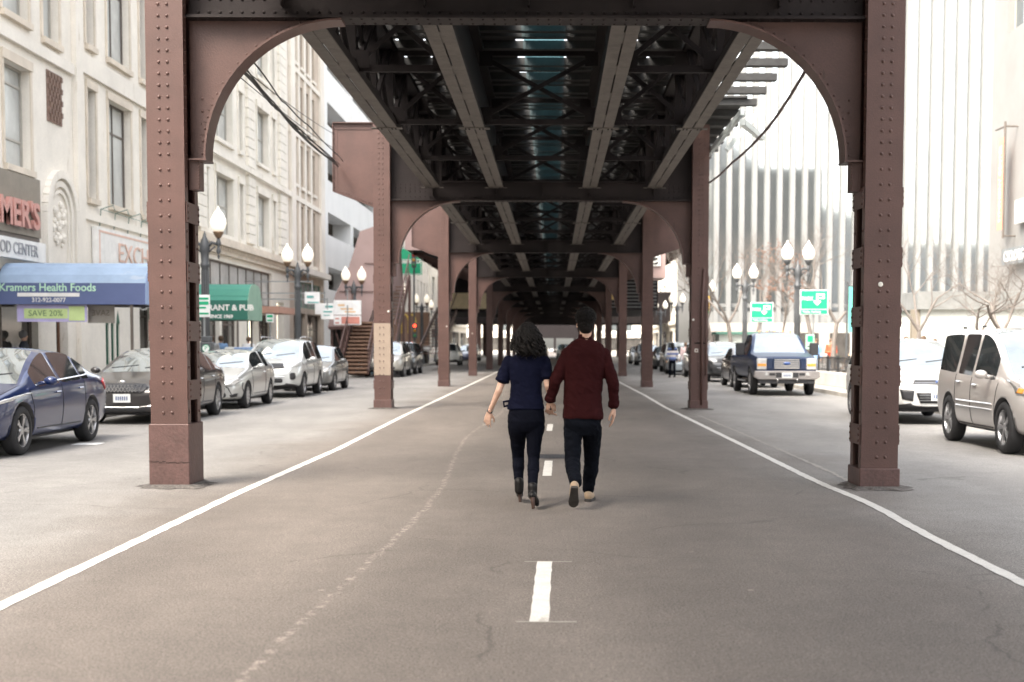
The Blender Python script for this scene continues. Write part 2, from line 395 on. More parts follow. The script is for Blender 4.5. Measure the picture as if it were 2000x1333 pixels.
s = MB(); s.box(-.11, -.03, -CD / 2 - .006, -CD / 2 - .002, 1.36, 1.44); s.build('sticker', STK, t)
s = MB(); s.box(-.095, -.045, -CD / 2 - .009, -CD / 2 - .007, 1.375, 1.425); s.build('sticker', mat('sticker brown', (.2, .12, .09), .5), t)
for k, sx, z in ((0, 1, 2.15), (1, 1, 2.12), (1, -1, 2.3), (2, -1, 2.2), (3, -1, 2.1)):
    t = cols[(k, sx)]; dx = {(0, 1): -.02, (1, 1): -.15, (1, -1): .15, (2, -1): .12, (3, -1): 0}[(k, sx)]
    MB().lathe([(.026, 0), (.026, .006), (.02, .010)], (dx, -CD / 2 - .001, z), (0, -1, 0), 12).build('reflector_disc', STK, t)

GIRDER_SHADE = mat('shade darkened girder paint', (.019, .0135, .0135), .7, 0, .25, 1.2, .15, 60, spec=.3)  # same steel paint, with the shade under the deck put into its colour
def cross_girder(Y, k, label):
    t = empty('cross_girder', (0, Y + CD / 2, ZG0), label=label, cat='steel girder', group='riveted cross girders with arched brackets')
    cant = k in (2, 3)
    x0, x1 = (-5.2 if cant else XL + CW / 2), XR - CW / 2
    ZT = ZG1 - ZG0
    s = MB()
    seg = [(XL + CW / 2 + .003, XR - CW / 2 - .003)] + ([(-5.2, XL - CW / 2 - .003)] if cant else []) + ([(XR + CW / 2 + .003, 4.75)] if k == 3 else [])
    for a, b in seg:
        out = b < XL or a > XR
        if out:
            s0 = s; s = MB()
            # cantilever plate with a bottom edge that rises outward
            o_, i_ = (a, b) if b < XL else (b, a)
            s.prism([(i_, -.15), (i_ + (o_ - i_) * .45, .02), (o_, .22), (o_, ZT), (i_, ZT)], 1, -.012, .012)
            for (p, q) in (((i_, -.15), (o_, .22)), ((o_, .22), (o_, ZT)), ((o_, ZT), (i_, ZT))):
                p3 = Vector((p[0], 0, p[1])); q3 = Vector((q[0], 0, q[1]))
                s.bar(p3, q3, .16, .02, up=(0, 1, 0)) if False else None
                for i in range(13):
                    c = p3.lerp(q3, (i + .5) / 13); s.dome(c.lerp(Vector(((i_ + o_) / 2, 0, .9)), .07) + Vector((0, -.028, 0)), (0, -1, 0), .018)
            s.bar((i_, 0, -.15), (o_, 0, .22), .14, .02); s.bar((i_, 0, ZT + .011), (o_, 0, ZT + .011), .2, .02); s.bar((o_, 0, .22), (o_, 0, ZT), .14, .02, up=(1, 0, 0))
            s.bar((i_, -.02, -.08), (o_, -.02, .29), .015, .12); s.box(min(i_, o_), max(i_, o_), -.026, -.013, ZT - .14, ZT); 
            s.box(min(o_, o_ + (.1 if o_ < 0 else -.1)), max(o_, o_ + (.1 if o_ < 0 else -.1)), -.026, -.013, .3, ZT - .15)
            s.build('cantilever_plate', STEEL, t); s = s0
            continue
        xi0, xi1, LO = -2.85 + .2, 2.35 - .2, .44
        s.box(a, xi0, -.012, .012, .04, ZT); s.box(xi1, b, -.012, .012, .04, ZT); s.box(xi0, xi1, -.012, .012, .04, LO)
        s.box(xi0, xi1, -.12, .12, LO, LO + .02)
        s.box(a, b, -.17, .17, .0, .022)          # bottom flange plate
        for f in (-1, 1):
            ya, yb = sorted((f * .013, f * .027)); s.box(a, b, ya, yb, .023, .13)
            ya, yb = sorted((f * .028, f * .15)); s.box(a, b, ya, yb, .023, .036)
            s.box(a, xi0, ya, yb, ZT - .03, ZT - .012); s.box(xi1, b, ya, yb, ZT - .03, ZT - .012)
        s.box(a, xi0, -.17, .17, ZT - .011, ZT + .011); s.box(xi1, b, -.17, .17, ZT - .011, ZT + .011)
        x = a + .1
        while x < b and k < 5:
            s.dome((x, -.027, .085), (0, -1, 0), .018); s.dome((x, -.1, .0), (0, 0, -1), .016); s.dome((x, .1, .0), (0, 0, -1), .016)
            if k < 4 and (x < a + .8 or x > b - .8):
                for dz in (.22, .30, .38): s.dome((x, -.012, dz), (0, -1, 0), .018)
            x += .115
        for x in (-2.85, -1.36, .83, 2.35, -.27):
            for f in (-1, 1): ya, yb = sorted((f * .013, f * .13)); s.box(x - .008, x + .008, ya, yb, .14, LO - .01 if xi0 < x < xi1 else ZT - .05)
    s.build('web_and_flanges', STEEL if k < 1 else GIRDER_SHADE, t)
    # arched corner brackets
    RAD = 1.45
    for sg, xc in ((1, XL + CW / 2), (-1, XR - CW / 2)):
        s = MB(); n_ = 18; off = .17
        arc = [(xc + sg * (off + RAD - RAD * math.cos(q)), -RAD + RAD * math.sin(q)) for q in [math.pi / 2 * i / n_ for i in range(n_ + 1)]]
        for (a, b) in zip(arc[:-1], arc[1:]):      # web as strips from the arc up to the girder / out to the column
            s.prism([a, b, (b[0], -.002), (a[0], -.002)], 1, -.010, .010)
        s.box(*sorted((xc + sg * .003, arc[0][0])), -.010, .010, -RAD, -.002)
        wdt = .16; A = []; 
        for (a, b) in zip(arc[:-1], arc[1:]):
            da = Vector((b[0] - a[0], 0, b[1] - a[1])).normalized(); nn = Vector((da.z, 0, -da.x)) * sg * .022
            aa = Vector((a[0], 0, a[1])); bb = Vector((b[0], 0, b[1]))
            pts = [aa, bb, bb + nn, aa + nn]
            s.add([p + Vector((0, -wdt, 0)) for p in pts] + [p + Vector((0, wdt, 0)) for p in pts], [(0, 1, 2, 3), (7, 6, 5, 4), (0, 4, 5, 1), (3, 2, 6, 7), (0, 3, 7, 4), (1, 5, 6, 2)])
            inn = -nn.normalized() * .09 
            s.add([aa + Vector((0, -.011, 0)), bb + Vector((0, -.011, 0)), bb + inn + Vector((0, -.011, 0)), aa + inn + Vector((0, -.011, 0)), aa + Vector((0, -.022, 0)), bb + Vector((0, -.022, 0)), bb + inn + Vector((0, -.022, 0)), aa + inn + Vector((0, -.022, 0))], [(4, 5, 6, 7), (0, 3, 2, 1), (3, 7, 6, 2), (0, 4, 7, 3), (1, 2, 6, 5)])
            if k < 5:
                mid = (aa + bb) / 2 + inn * .55; s.dome(mid + Vector((0, -.022, 0)), (0, -1, 0), .014)
        s.box(*sorted((xc + sg * .003, xc + sg * (off + .03))), -wdt, wdt, -RAD - .02, -RAD)
        s.box(*sorted((xc + sg * .003, xc + sg * .11)), -.1, .1, -RAD - .32, -RAD - .021)
        if k < 4:
            for i in range(9):
                s.dome((xc + sg * .11, -.11 , -RAD - .05 - i * .03), (0, -1, 0), .012); 
            for i in range(5): s.dome((xc + sg * (off - .04), -.012, -RAD + .12 + i * .13), (0, -1, 0), .015)
        s.build('arch_bracket', STEEL, t)
    return t
for k, Y in enumerate(BY):
    lab = 'brown cross girder with two arched brackets on the %s pair of columns' % (ordn[k - 1] if k else 'hidden')
    if k == 0: lab = 'brown cross girder with arched brackets just behind the camera'
    cross_girder(Y, k, lab)

rw = empty('railway_deck', (0, 0, ZG1), label='elevated railway deck of lattice girders and timber ties overhead', cat='railway deck')
def dk(z): return z - ZG1
GX = [(-2.85, 'lattice'), (-1.36, 'plate'), (.83, 'plate'), (2.35, 'lattice')]
for x, kd in GX:
    s = MB(); low = MB()
    for k in range(len(BY) - 1):
        a, b = BY[k] + CD / 2 + .19, BY[k + 1] + CD / 2 - .19
        if k > 7 and kd == 'lattice': kd2 = 'plate'
        else: kd2 = kd
        # bottom chord: two channels with a slot bridged by tie plates
        low.box(x - .17, x - .012, a, b, dk(5.2), dk(5.22)); low.box(x + .012, x + .17, a, b, dk(5.2), dk(5.22))
        n_ = 9
        for i in range(n_ + 1):
            yy = a + (b - a) * i / n_; low.box(x - .0115, x + .0115, max(a, yy - .30), min(b, yy + .30), dk(5.205), dk(5.217))
        for e in (a, (a + b) / 2, b):
            low.box(x - .26, x + .26, max(a, e - .08), min(b, e + .08), dk(5.185), dk(5.199))
            if k < 5:
                for dx in (-.15, -.09, .09, .15):
                    for dy in (-.04, .04): low.dome((x + dx, min(max(e, a + .08), b - .08) + dy, dk(5.185)), (0, 0, -1), .016, 1)
        s.box(x - .16, x - .148, a, b, dk(5.22), dk(5.34)); s.box(x + .148, x + .16, a, b, dk(5.22), dk(5.34))
        s.box(x - .15, x + .15, a, b, dk(6.5), dk(6.6))
        if kd2 == 'plate': s.box(x - .01, x + .01, a, b, dk(5.23), dk(6.5))
        else:
            m_ = 8; dy = (b - a) / m_
            for i in range(m_):
                y0 = a + i * dy; y1 = y0 + dy
                for g_ in (-.08, .08):
                    s.bar((x + g_, y0, dk(5.25)), (x + g_, y1, dk(6.52)), .06, .09); s.bar((x + g_ * .6, y1, dk(5.25)), (x + g_ * .6, y0, dk(6.52)), .05, .07)
                s.box(x - .11, x + .11, y0 - .05, y0 + .05, dk(5.22), dk(6.5))
                s.box(x - .12, x + .12, y0 - .2, y0 + .2, dk(5.225), dk(5.45))
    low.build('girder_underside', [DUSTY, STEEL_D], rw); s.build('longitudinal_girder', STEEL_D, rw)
# cross frames
for k in range(0, 9):
    a, b = BY[k] + CD / 2, BY[k + 1] + CD / 2
    for q in (.03, .25, .5, .75):
        y = a + (b - a) * q
        for (xa, xb) in ((-2.85, -1.36), (.83, 2.35)) + (((-1.36, .83),) if q != .25 else ()):
            s = MB(); s.bar((xa + .17, y, dk(5.3)), (xb - .17, y, dk(5.3)), .09, .09); s.bar((xa + .15, y, dk(6.45)), (xb - .15, y, dk(6.45)), .08, .08)
            s.bar((xa + .1, y - .03, dk(5.35)), (xb - .1, y - .03, dk(6.42)), .05, .07); s.bar((xa + .1, y + .03, dk(6.42)), (xb - .1, y + .03, dk(5.35)), .05, .07)
            for cx, cz in ((xa + .2, 5.42), (xb - .2, 5.42), (xa + .2, 6.35), (xb - .2, 6.35)): s.box(cx - .11, cx + .11, y - .075, y - .062, dk(cz - .12), dk(cz + .12))
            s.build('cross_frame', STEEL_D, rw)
# ties (walkway ties run long on both sides), rails, boards
ties = []; y = -16.0; i = 0
rnd = random.Random(3)
while y < 190:
    ties.append((y, i)); y += (.46 if i % 2 == 0 else .94); i += 1
tie_in = [(y, i) for y, i in ties if 13 < y]
parts = tie_in[:100]; rest = [t_ for t_ in ties if t_ not in parts]
def tie_mb(s, y, i):
    lng = i % 2 == 0
    xr = 4.32 + rnd.uniform(-.05, .05) if lng else 2.95; xl = -3.75 if lng else -3.4
    z = 6.68; hh = .135
    s.box(xl, xr, y - .11 + rnd.uniform(-.01, .01), y + .11, dk(z), dk(z + hh))
for y, i in parts:
    s = MB(); tie_mb(s, y, i); s.build('timber_tie', TIE, rw)
s = MB()
for y, i in rest: tie_mb(s, y, i)
s.build('timber_ties', TIE, rw, kind='stuff')
for x in (-2.87, -1.37, .85, 2.35):
    MB().prism([(x - .07, dk(6.82)), (x + .07, dk(6.82)), (x + .07, dk(6.84)), (x + .015, dk(6.86)), (x + .035, dk(6.95)), (x - .035, dk(6.95)), (x - .015, dk(6.86)), (x - .07, dk(6.84))], 1, -16, 190).build('rail', RAIL, rw)
s = MB()
for a, b in ((-3.45, -3.05), (-2.72, -2.3), (-2.25, -1.98), (-1.93, -1.45), (-1.28, -.68), (.22, .76), (.96, 1.4), (1.46, 1.7), (1.76, 2.24), (2.45, 2.95)):
    s.box(a, b, -16, 190, dk(6.82), dk(6.86))
s.build('sky_blocking_boards', TIE, rw)  # extra boards added to keep sky light from coming through the deck
s = MB(); s.box(-.54, .17, -16, 190, dk(6.835), dk(6.85))
s.build('walkway_plate', TEAL, rw)
s = MB()
for y, i in ties:
    if y > 12:
        for j in range(9): x = -.54 + j * .08; s.box(x, x + .05, y - .135, y - .125, dk(6.67), dk(6.815))
        s.box(-.55, .18, y - .1245, y - .1215, dk(6.66), dk(6.815))
s.build('cover_plates', TEALC, rw)
s = MB(); s.box(3.25, 4.15, 30, 190, dk(6.82), dk(6.86)); s.build('side_walkway', TIE, rw)
s = MB()
for k in range(1, 10): 
    y = BY[k] + 3; 
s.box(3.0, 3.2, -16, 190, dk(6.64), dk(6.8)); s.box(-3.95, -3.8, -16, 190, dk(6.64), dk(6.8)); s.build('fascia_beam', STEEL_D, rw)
# light gusset steel of a stair support under the far right end
s = MB(); s.bar((3.7, 27.5, dk(5.9)), (4.9, 33, dk(6.4)), .12, .12); s.bar((3.7, 27.5, dk(6.1)), (3.7, 34, dk(6.1)), .08, .12); s.bar((3.7, 30, dk(5.7)), (4.4, 30, dk(6.55)), .1, .1)
s.build('service_bracket', mat('galvanised steel', (.42, .46, .46), .5, .3), rw)
# cables
def cable(name, pts, r, m, label, sag=.0, cat='cable', group=None):
    out = []
    for p, q in zip(pts[:-1], pts[1:]):
        for i in range(12): t = i / 12; v = Vector(p).lerp(Vector(q), t); v.z -= 4 * sag * t * (1 - t); out.append(v)
    out.append(Vector(pts[-1])); return MB().tube(out, r, 6).build(name, m, None, smooth=True, label=label, cat=cat, group=group)
BLK = mat('black rubber', (.02, .02, .022), .6)
tk = []
ca = [P(462, 128, 14.9), P(540, 215, 19), P(590, 262, 22), P(660, 325, 32.7)]
for j, (dx, dz, r) in enumerate(((0, 0, .03), (.03, .02, .02), (-.02, .05, .018), (.12, .10, .01))):
    pts = [p + Vector((dx, 0, dz + .03 * math.sin(i * 2 + j))) for i, p in enumerate(ca)]
    sm = []
    for i in range(len(pts) - 1):
        for q in range(8): t = q / 8; v = pts[i].lerp(pts[i + 1], t); v.z += .018 * math.sin(i * 8 + q * .6 + j * 2.1); sm.append(v)
    sm.append(pts[-1]); tk.append(sm)
cb = empty('cable_bundle', ca[0], label='thick bundle of black cables strung between left columns and facade', cat='cables')
for sm in tk:
    MB().tube([v - ca[0] for v in sm], .021 if sm is tk[0] else .010, 6).build('cable', BLK, cb, smooth=True)
for j, (a, b) in enumerate((((465, 148), (652, 290)), ((470, 130), (652, 262)))):
    cable('thin_wire', [P(*a, 16), P(*b, 32.6)], .006, BLK, ['lower thin wire beside the cable bundle', 'upper thin wire beside the cable bundle'][j], .05)
cable('hanging_cable', [P(1578, 130, 14.9), P(1500, 250, 19), P(1430, 318, 25), P(1384, 358, 32.4)], .02, mat('brown cable', (.10, .06, .055), .6), 'long brown cable slanting down on the right of the deck', .03)
# ---------------------------------------------------------------- buildings
CREAM = mat('cream limestone', (.71, .665, .59), .85, 0, .10, .7, .3, 25, fine=.05, wear=[((.50, .43, .34), (1, 1, .2), .62, 2.5)])
TERRA = mat('pale terracotta', (.72, .68, .60), .75, 0, .10, .9, .3, 20, fine=.05, wear=[((.52, .45, .36), (1, 1, .2), .62, 2.5)])
BRICKY = mat('beige brick', (.50, .42, .34), .85, 0, .14, 1.2, .4, 30, fine=.08)
WHITEC = mat('white painted concrete', (.74, .74, .72), .8, 0, .06, .5, .2, 20)
TAN = mat('tan stone trim', (.58, .51, .42), .8, 0, .15, 1.5)
FRAME = mat('bronze window frame', (.12, .10, .085), .5, .2)
FRAMEW = mat('pale window frame', (.36, .34, .30), .6)
GLASS = glass_mat('window glass', (.10, .115, .12), .06)
GLASSP = mat('glass with painted sky reflection', (.46, .47, .45), .15, 0, .25, .6, spec=.7)  # pale base colour stands in for bright sky reflected in the panes
SHOP = glass_mat('shop glass', (.06, .055, .05), .08, var=.5, scale=1.2)
SOFFIT = mat('garage soffit', (.30, .26, .21), .9)
DARKIN = mat('dark interior', (.03, .028, .026), .9)
class Face:      # facade plane: u along, z up, w outward
    def __init__(s, o, du, dw): s.o = Vector(o); s.du = Vector(du); s.dw = Vector(dw)
    def p(s, u, w_, z): return s.o + s.du * u + s.dw * w_ + Vector((0, 0, z))
    def box(s, mb, u0, u1, w0, w1, z0, z1, m=0):
        a = s.p(u0, w0, z0); b = s.p(u1, w1, z1)
        return mb.box(min(a.x, b.x), max(a.x, b.x), min(a.y, b.y), max(a.y, b.y), z0, z1, m)
    def wall(s, mb, u0, u1, z0, z1, holes, dep=.3, m=0):
        us = sorted({u0, u1, *[h[0] for h in holes], *[h[1] for h in holes]}); zs = sorted({z0, z1, *[h[2] for h in holes], *[h[3] for h in holes]})
        for a, b in zip(us[:-1], us[1:]):
            run = None
            for c, d in zip(zs[:-1], zs[1:]):
                cu, cz = (a + b) / 2, (c + d) / 2
                if any(h[0] < cu < h[1] and h[2] < cz < h[3] for h in holes):
                    if run: mb.sheet([s.p(a, 0, run[0]), s.p(b, 0, run[0]), s.p(b, 0, run[1]), s.p(a, 0, run[1])], m); run = None
                else: run = (run[0], d) if run else (c, d)
            if run: mb.sheet([s.p(a, 0, run[0]), s.p(b, 0, run[0]), s.p(b, 0, run[1]), s.p(a, 0, run[1])], m)
        for h in holes:
            a, b, c, d = h[:4]
            for q in (((a, c), (b, c)), ((b, c), (b, d)), ((b, d), (a, d)), ((a, d), (a, c))):
                (ua, za), (ub, zb) = q; mb.sheet([s.p(ua, 0, za), s.p(ub, 0, zb), s.p(ub, -dep, zb), s.p(ua, -dep, za)], m)
    def window(s, par, u0, u1, z0, z1, dep=.3, vs=1, hs=(.5,), fm=None, gm=None, fr=.06, sill=True, name='window', mb_sill=None, detail=True):
        fm = fm or FRAME; gm = gm or GLASS
        f = MB(); w0, w1 = -dep, -dep + .08
        s.box(f, u0, u0 + fr, w0, w1, z0, z1); s.box(f, u1 - fr, u1, w0, w1, z0, z1)
        s.box(f, u0 + fr, u1 - fr, w0, w1, z0, z0 + fr); s.box(f, u0 + fr, u1 - fr, w0, w1, z1 - fr, z1)
        for i in range(1, vs): u = u0 + (u1 - u0) * i / vs; s.box(f, u - fr * .45, u + fr * .45, w0, w1 - .012, z0 + fr, z1 - fr)
        for h in hs: z = z0 + (z1 - z0) * h; s.box(f, u0 + fr, u1 - fr, w0, w1 - .02, z - fr * .5, z + fr * .5)
        fo = f.build(name, fm, par)
        g = MB(); g.sheet([s.p(u0, -dep + .03, z0), s.p(u1, -dep + .03, z0), s.p(u1, -dep + .03, z1), s.p(u0, -dep + .03, z1)])
        g.build('pane', gm, fo)
        if sill and mb_sill is not None: s.box(mb_sill, u0 - .1, u1 + .1, -.02, .12, z0 - .16, z0 - .002)
        return fo
def shell(par, x0, x1, y0, y1, z1, m, skip):        # the other three sides and the roof
    s = MB(); P8 = [(x0, y0), (x1, y0), (x1, y1), (x0, y1)]
    for i in range(4):
        if i in skip: continue
        a, b = P8[i], P8[(i + 1) % 4]; s.sheet([(a[0], a[1], 0), (b[0], b[1], 0), (b[0], b[1], z1), (a[0], a[1], z1)])
    s.sheet([(x0, y0, z1), (x1, y0, z1), (x1, y1, z1), (x0, y1, z1)])
    return s.build('roof_and_rear_walls', m, par)
LX = -13.5
LF = Face((LX, 0, 0), (0, 1, 0), (1, 0, 0))
# --- A: stone building with the health food shop
A = empty('stone_building', (LX, 38, 0), label='cream stone building with carved arch, red shop letters and blue canopy in front', cat='building')
def rel(par):       # parts are modelled in world coordinates: undo the Empty's offset
    for ch in par.children_recursive: pass
def finish(e):      # shift direct children so that they sit right under their Empty
    for ch in e.children: ch.location = Vector(ch.location) - Vector(e.location)
holes = []; wins = []
for lv in ((5.95, 8.5), (9.7, 12.4), (13.4, 16)):
    for (a, b) in ((30.6, 32.3), (34.3, 36.0)): wins.append((a, b, lv[0], lv[1], 1, (.28, .82), FRAMEW, GLASSP))
for lv in ((9.6, 12.2), (13.4, 15.8)): wins.append((37.0, 38.2, lv[0], lv[1], 1, (.5,), FRAMEW, GLASSP))
for lv in ((5.75, 8.9), (10.15, 13.2), (14.4, 17.2)):
    for (a, b, v) in ((40.4, 41.1, 1), (42.3, 44.5, 2), (45.6, 46.3, 1), (47.9, 48.6, 1), (49.3, 51.2, 2)): wins.append((a, b, lv[0], lv[1], v, (.72,), FRAME, GLASSP if v == 2 else GLASS))
s = MB(); sill = MB()
gf = [(26.5, 36.3, .5, 3.35), (37.6, 38.5, .15, 2.9), (41.75, 42.1, .85, 2.15), (42.25, 42.6, .85, 2.2), (42.75, 43.1, .85, 2.15), (45.2, 47.0, .2, 3.2), (47.8, 51.4, .5, 3.2)]
LF.wall(s, 20, 52.2, 0, 18, [w_[:4] for w_ in wins] + gf)
s.sheet([(LX, 20, 0), (LX - 12, 20, 0), (LX - 12, 20, 18), (LX, 20, 18)]); s.sheet([(LX, 20, 18), (LX, 52.2, 18), (LX - 12, 52.2, 18), (LX - 12, 20, 18)])
LF.box(s, 39.2, 39.75, 0.001, .14, .1, 18); LF.box(s, 51.5, 52.1, .001, .14, .1, 18)
LF.box(s, 39.76, 51.4, .001, .10, 9.25, 9.8); LF.box(s, 20, 39.1, .001, .12, 9.0, 9.3); LF.box(s, 39.76, 51.4, .001, .10, 5.1, 5.3)
s.build('wall', CREAM, A)
for w_ in wins:
    LF.window(A, w_[0], w_[1], w_[2], w_[3], .28, w_[4], w_[5], w_[6], w_[7], mb_sill=sill)
    LF.box(sill, w_[0] - .14, w_[1] + .14, -.01, .07, w_[3] + .002, w_[3] + .24)
    for a in (w_[0] - .14, w_[1] + .005): LF.box(sill, a, a + .135, -.01, .04, w_[2], w_[3])
sill.build('sills_and_surrounds', TAN, A)
LF.window(A, *gf[0], .25, 5, (), FRAME, SHOP, name='shop_window'); LF.window(A, *gf[1], .3, 1, (.3,), mat('brown wood', (.18, .09, .05), .5), SHOP, name='shop_door')
LGREEN = mat('dark green paint', (.02, .10, .065), .4)
for h in gf[2:5]: LF.window(A, *h, .12, 1, (), LGREEN, LGREEN, name='lancet_window')
s = MB()
for h in gf[2:5]:
    uc = (h[0] + h[1]) / 2; pts = [(h[0] - .02, h[3]), (h[0] + .0, h[3] + .001), (uc, h[3] + .42), (h[1] + .02, h[3])]
    q = [LF.p(u, .006, z) for u, z in pts]; s.add(q + [v + Vector((-.02, 0, 0)) for v in q], [(0, 1, 2, 3), (7, 6, 5, 4)])
s.build('lancet_heads', LGREEN, A)
LF.window(A, *gf[5], .35, 2, (.75,), FRAME, SHOP, name='pub_door'); LF.window(A, *gf[6], .25, 3, (.7,), FRAME, SHOP, name='shop_window')
# lattice vent
s = MB(); LF.box(s, 37.2, 38.3, .002, .03, 7.45, 8.8)
for i in range(9):
    for j in range(8):
        if (i + j) % 2: LF.box(s, 37.25 + i * .115, 37.35 + i * .115, .031, .075, 7.5 + j * .16, 7.64 + j * .16)
s.build('lattice_vent', mat('vent terracotta', (.20, .13, .10), .8, 0, .3, 9), A)
# carved arch
s = MB(); uc, zc, r0 = 37.95, 5.0, .98
for rr, ww, dd in ((1.12, .22, .16), (.86, .16, .10), (.66, .10, .06)):
    pts = [(uc - rr, 3.62)] + [(uc + rr * math.cos(math.pi - math.pi * i / 16), zc + rr * math.sin(math.pi * i / 16)) for i in range(17)] + [(uc + rr, 3.62)]
    for (a, b) in zip(pts[:-1], pts[1:]): s.bar(LF.p(a[0], dd / 2 + .001, a[1]), LF.p(b[0], dd / 2 + .001, b[1]), dd, ww, up=(0, 1, 0)) if False else s.bar(LF.p(a[0], dd / 2, a[1]), LF.p(b[0], dd / 2, b[1]), ww if abs(a[0] - b[0]) < 9 else ww, dd, up=(1, 0, 0))
for i in range(34):
    t = random.random() * math.pi; q = random.random() ** .5 * .5; s.ball(LF.p(uc + q * math.cos(t * 2), .02, 4.75 + q * math.sin(t * 2) * 1.2), .07 + random.random() * .06, n=8, sc=(.7, 1, 1))
s.build('carved_arch', CREAM, A, smooth=False)
# signs on A
SB = mat('brown sign board', (.22, .19, .15), .7); REDL = mat('coral red letters', (.50, .24, .20), .5); WH = mat('white sign enamel', (.72, .71, .68), .45)
s = MB(); LF.box(s, 27, 36.2, .02, .16, 4.25, 5.75); s.build('sign_board', SB, A)
s = MB(); LF.box(s, 27, 36.2, .02, .12, 4.15, 4.245); s.build('sign_trim', FRAME, A)
RT = (R(90), 0, R(90))
text_obj("KRAMER'S", .92, REDL, A, LF.p(33.55, .24, 4.72), RT, 'shop_letters', .05, bold=.02, sx=1.12)
s = MB(); LF.box(s, 28, 36.35, .02, .22, 3.62, 4.12); s.build('food_center_sign', WH, A)
text_obj("FOOD CENTER", .42, mat('grey letters', (.30, .30, .31), .5), A, LF.p(34.25, .235, 3.86), RT, 'sign_letters', .01, sx=1.05)
s = MB(); LF.box(s, 40.6, 51.2, .02, .18, 3.75, 4.95); s.build('pub_sign_board', WH, A)
PINK = mat('faded red sign paint', (.64, .42, .34), .5)
s = MB(); LF.box(s, 40.75, 51.05, .181, .19, 4.80, 4.86); LF.box(s, 40.75, 40.83, .181, .19, 3.8, 4.79); s.build('pub_sign_border', PINK, A)
text_obj("EXCHEQUER", .85, PINK, A, LF.p(46.0, .20, 4.28), RT, 'pub_sign_letters', .01, bold=-.004, sx=1.45)
# little brackets above the pub sign
s = MB()
for i in range(7):
    u = 41.2 + i * 1.35
    s.tube([LF.p(u, .05, 5.0), LF.p(u, .1, 5.5), LF.p(u + .05, .45, 5.62), LF.p(u + .05, .5, 5.45)], .018, 5)
    s.tube([LF.p(u, .1, 5.5), LF.p(u + 1.2, .1, 5.5)], .012, 5)
s.build('sign_lamp_brackets', mat('verdigris iron', (.16, .22, .19), .7), A, smooth=True)
finish(A)
# --- B: terracotta building
B = empty('terracotta_building', (LX, 61, 0), label='pale terracotta building with paired wide and narrow windows and cornice', cat='building')
holes = []; s = MB(); tr = MB()
ws = []
for lv in ((6.0, 8.4), (9.8, 12.3), (13.7, 16.2), (17.4, 19.6)):
    for (a, b, v) in ((52.9, 54.3, 2), (55.6, 58.5, 2), (59.7, 60.35, 1), (63.4, 65.8, 2), (66.8, 67.4, 1)): ws.append((a, b, *lv, v))
sf = [(53.0, 56.0, .4, 2.9), (56.4, 59.3, .4, 2.9), (61.0, 63.2, .2, 2.9), (63.5, 66.2, .4, 2.9), (53.6, 66.4, 3.3, 4.9), (67.6, 69.4, .2, 3.6)]
LF.wall(s, 52.3, 70.9, 0, 22, [w_[:4] for w_ in ws] + sf, .32)
shellm = [(LX, 52.3), (LX, 70.9)]
for y in (52.3, 70.9): s.sheet([(LX, y, 0), (LX - 12, y, 0), (LX - 12, y, 22), (LX, y, 22)])
s.sheet([(LX, 52.3, 22), (LX, 70.9, 22), (LX - 12, 70.9, 22), (LX - 12, 52.3, 22)])
for u in (52.35, 61.1, 68.2): 
    for z in [5.95 + .42 * i for i in range(38)]: LF.box(s, u, u + 1.35 if u < 68 else u + 1.6, .001, .14, z + .03, z + .42)
s.build('wall', TERRA, B)
for w_ in ws:
    LF.window(B, w_[0], w_[1], w_[2], w_[3], .3, w_[4], (.5,), FRAMEW, GLASSP if w_[4] == 2 else GLASS, mb_sill=tr)
    for a in (w_[0] - .16, w_[1] + .005): LF.box(tr, a, a + .155, -.01, .05, w_[2], w_[3])
    LF.box(tr, w_[0] - .2, w_[1] + .2, -.01, .10, w_[3] + .002, w_[3] + .3)
LF.box(tr, 52.3, 70.9, .16, .24, 9.0, 9.25)
tr.build('window_trim', TERRA, B)
c = MB(); LF.box(c, 52.3, 70.9, .0, .2, 5.15, 5.45); LF.box(c, 52.3, 70.9, .0, .42, 5.451, 5.62); LF.box(c, 52.3, 70.9, .0, .34, 5.621, 5.78)
for i in range(46): LF.box(c, 52.5 + i * .4, 52.68 + i * .4, .201, .3, 5.3, 5.449)
c.build('cornice', TAN, B)
for h in sf[:2] + sf[3:4]: LF.window(B, *h, .25, 3, (.78,), FRAME, SHOP, name='shop_window')
LF.window(B, *sf[2], .5, 2, (), mat('green door paint', (.10, .20, .15), .5), SHOP, name='shop_door'); LF.window(B, *sf[5], .5, 2, (.7,), FRAME, SHOP, name='shop_door')
LF.window(B, *sf[4], .2, 8, (), FRAME, GLASSP, fr=.07, name='transom_window')
s = MB(); LF.box(s, 62.6, 66.4, .05, 1.1, 2.95, 3.25); s.build('brown_awning', mat('salmon brown awning', (.42, .24, .18), .8), B)
finish(B)
# --- C: beige brick
Cb = empty('brick_building', (LX, 76, 0), label='beige brick building with four narrow windows a floor, beside the white garage', cat='building')
s = MB(); tr = MB(); ws = []
for lv in ((5.9, 8.9), (9.9, 12.1), (13.1, 15.2), (16.2, 18.2)):
    for u in (72.4, 74.2, 76.0, 77.9): ws.append((u, u + .85, *lv))
sf = [(72, 75.5, .4, 3.2), (76, 80.5, .4, 3.2), (72.2, 80.6, 3.5, 4.9)]
LF.wall(s, 70.95, 81.4, 0, 22.5, ws + sf, .35)
for y in (70.95, 81.4): s.sheet([(LX, y, 0), (LX - 12, y, 0), (LX - 12, y, 22.5), (LX, y, 22.5)])
s.sheet([(LX, 70.95, 22.5), (LX, 81.4, 22.5), (LX - 12, 81.4, 22.5), (LX - 12, 70.95, 22.5)])
s.build('wall', BRICKY, Cb)
for w_ in ws:
    LF.window(Cb, *w_, .33, 1, (.5,), FRAME, GLASS, mb_sill=tr)
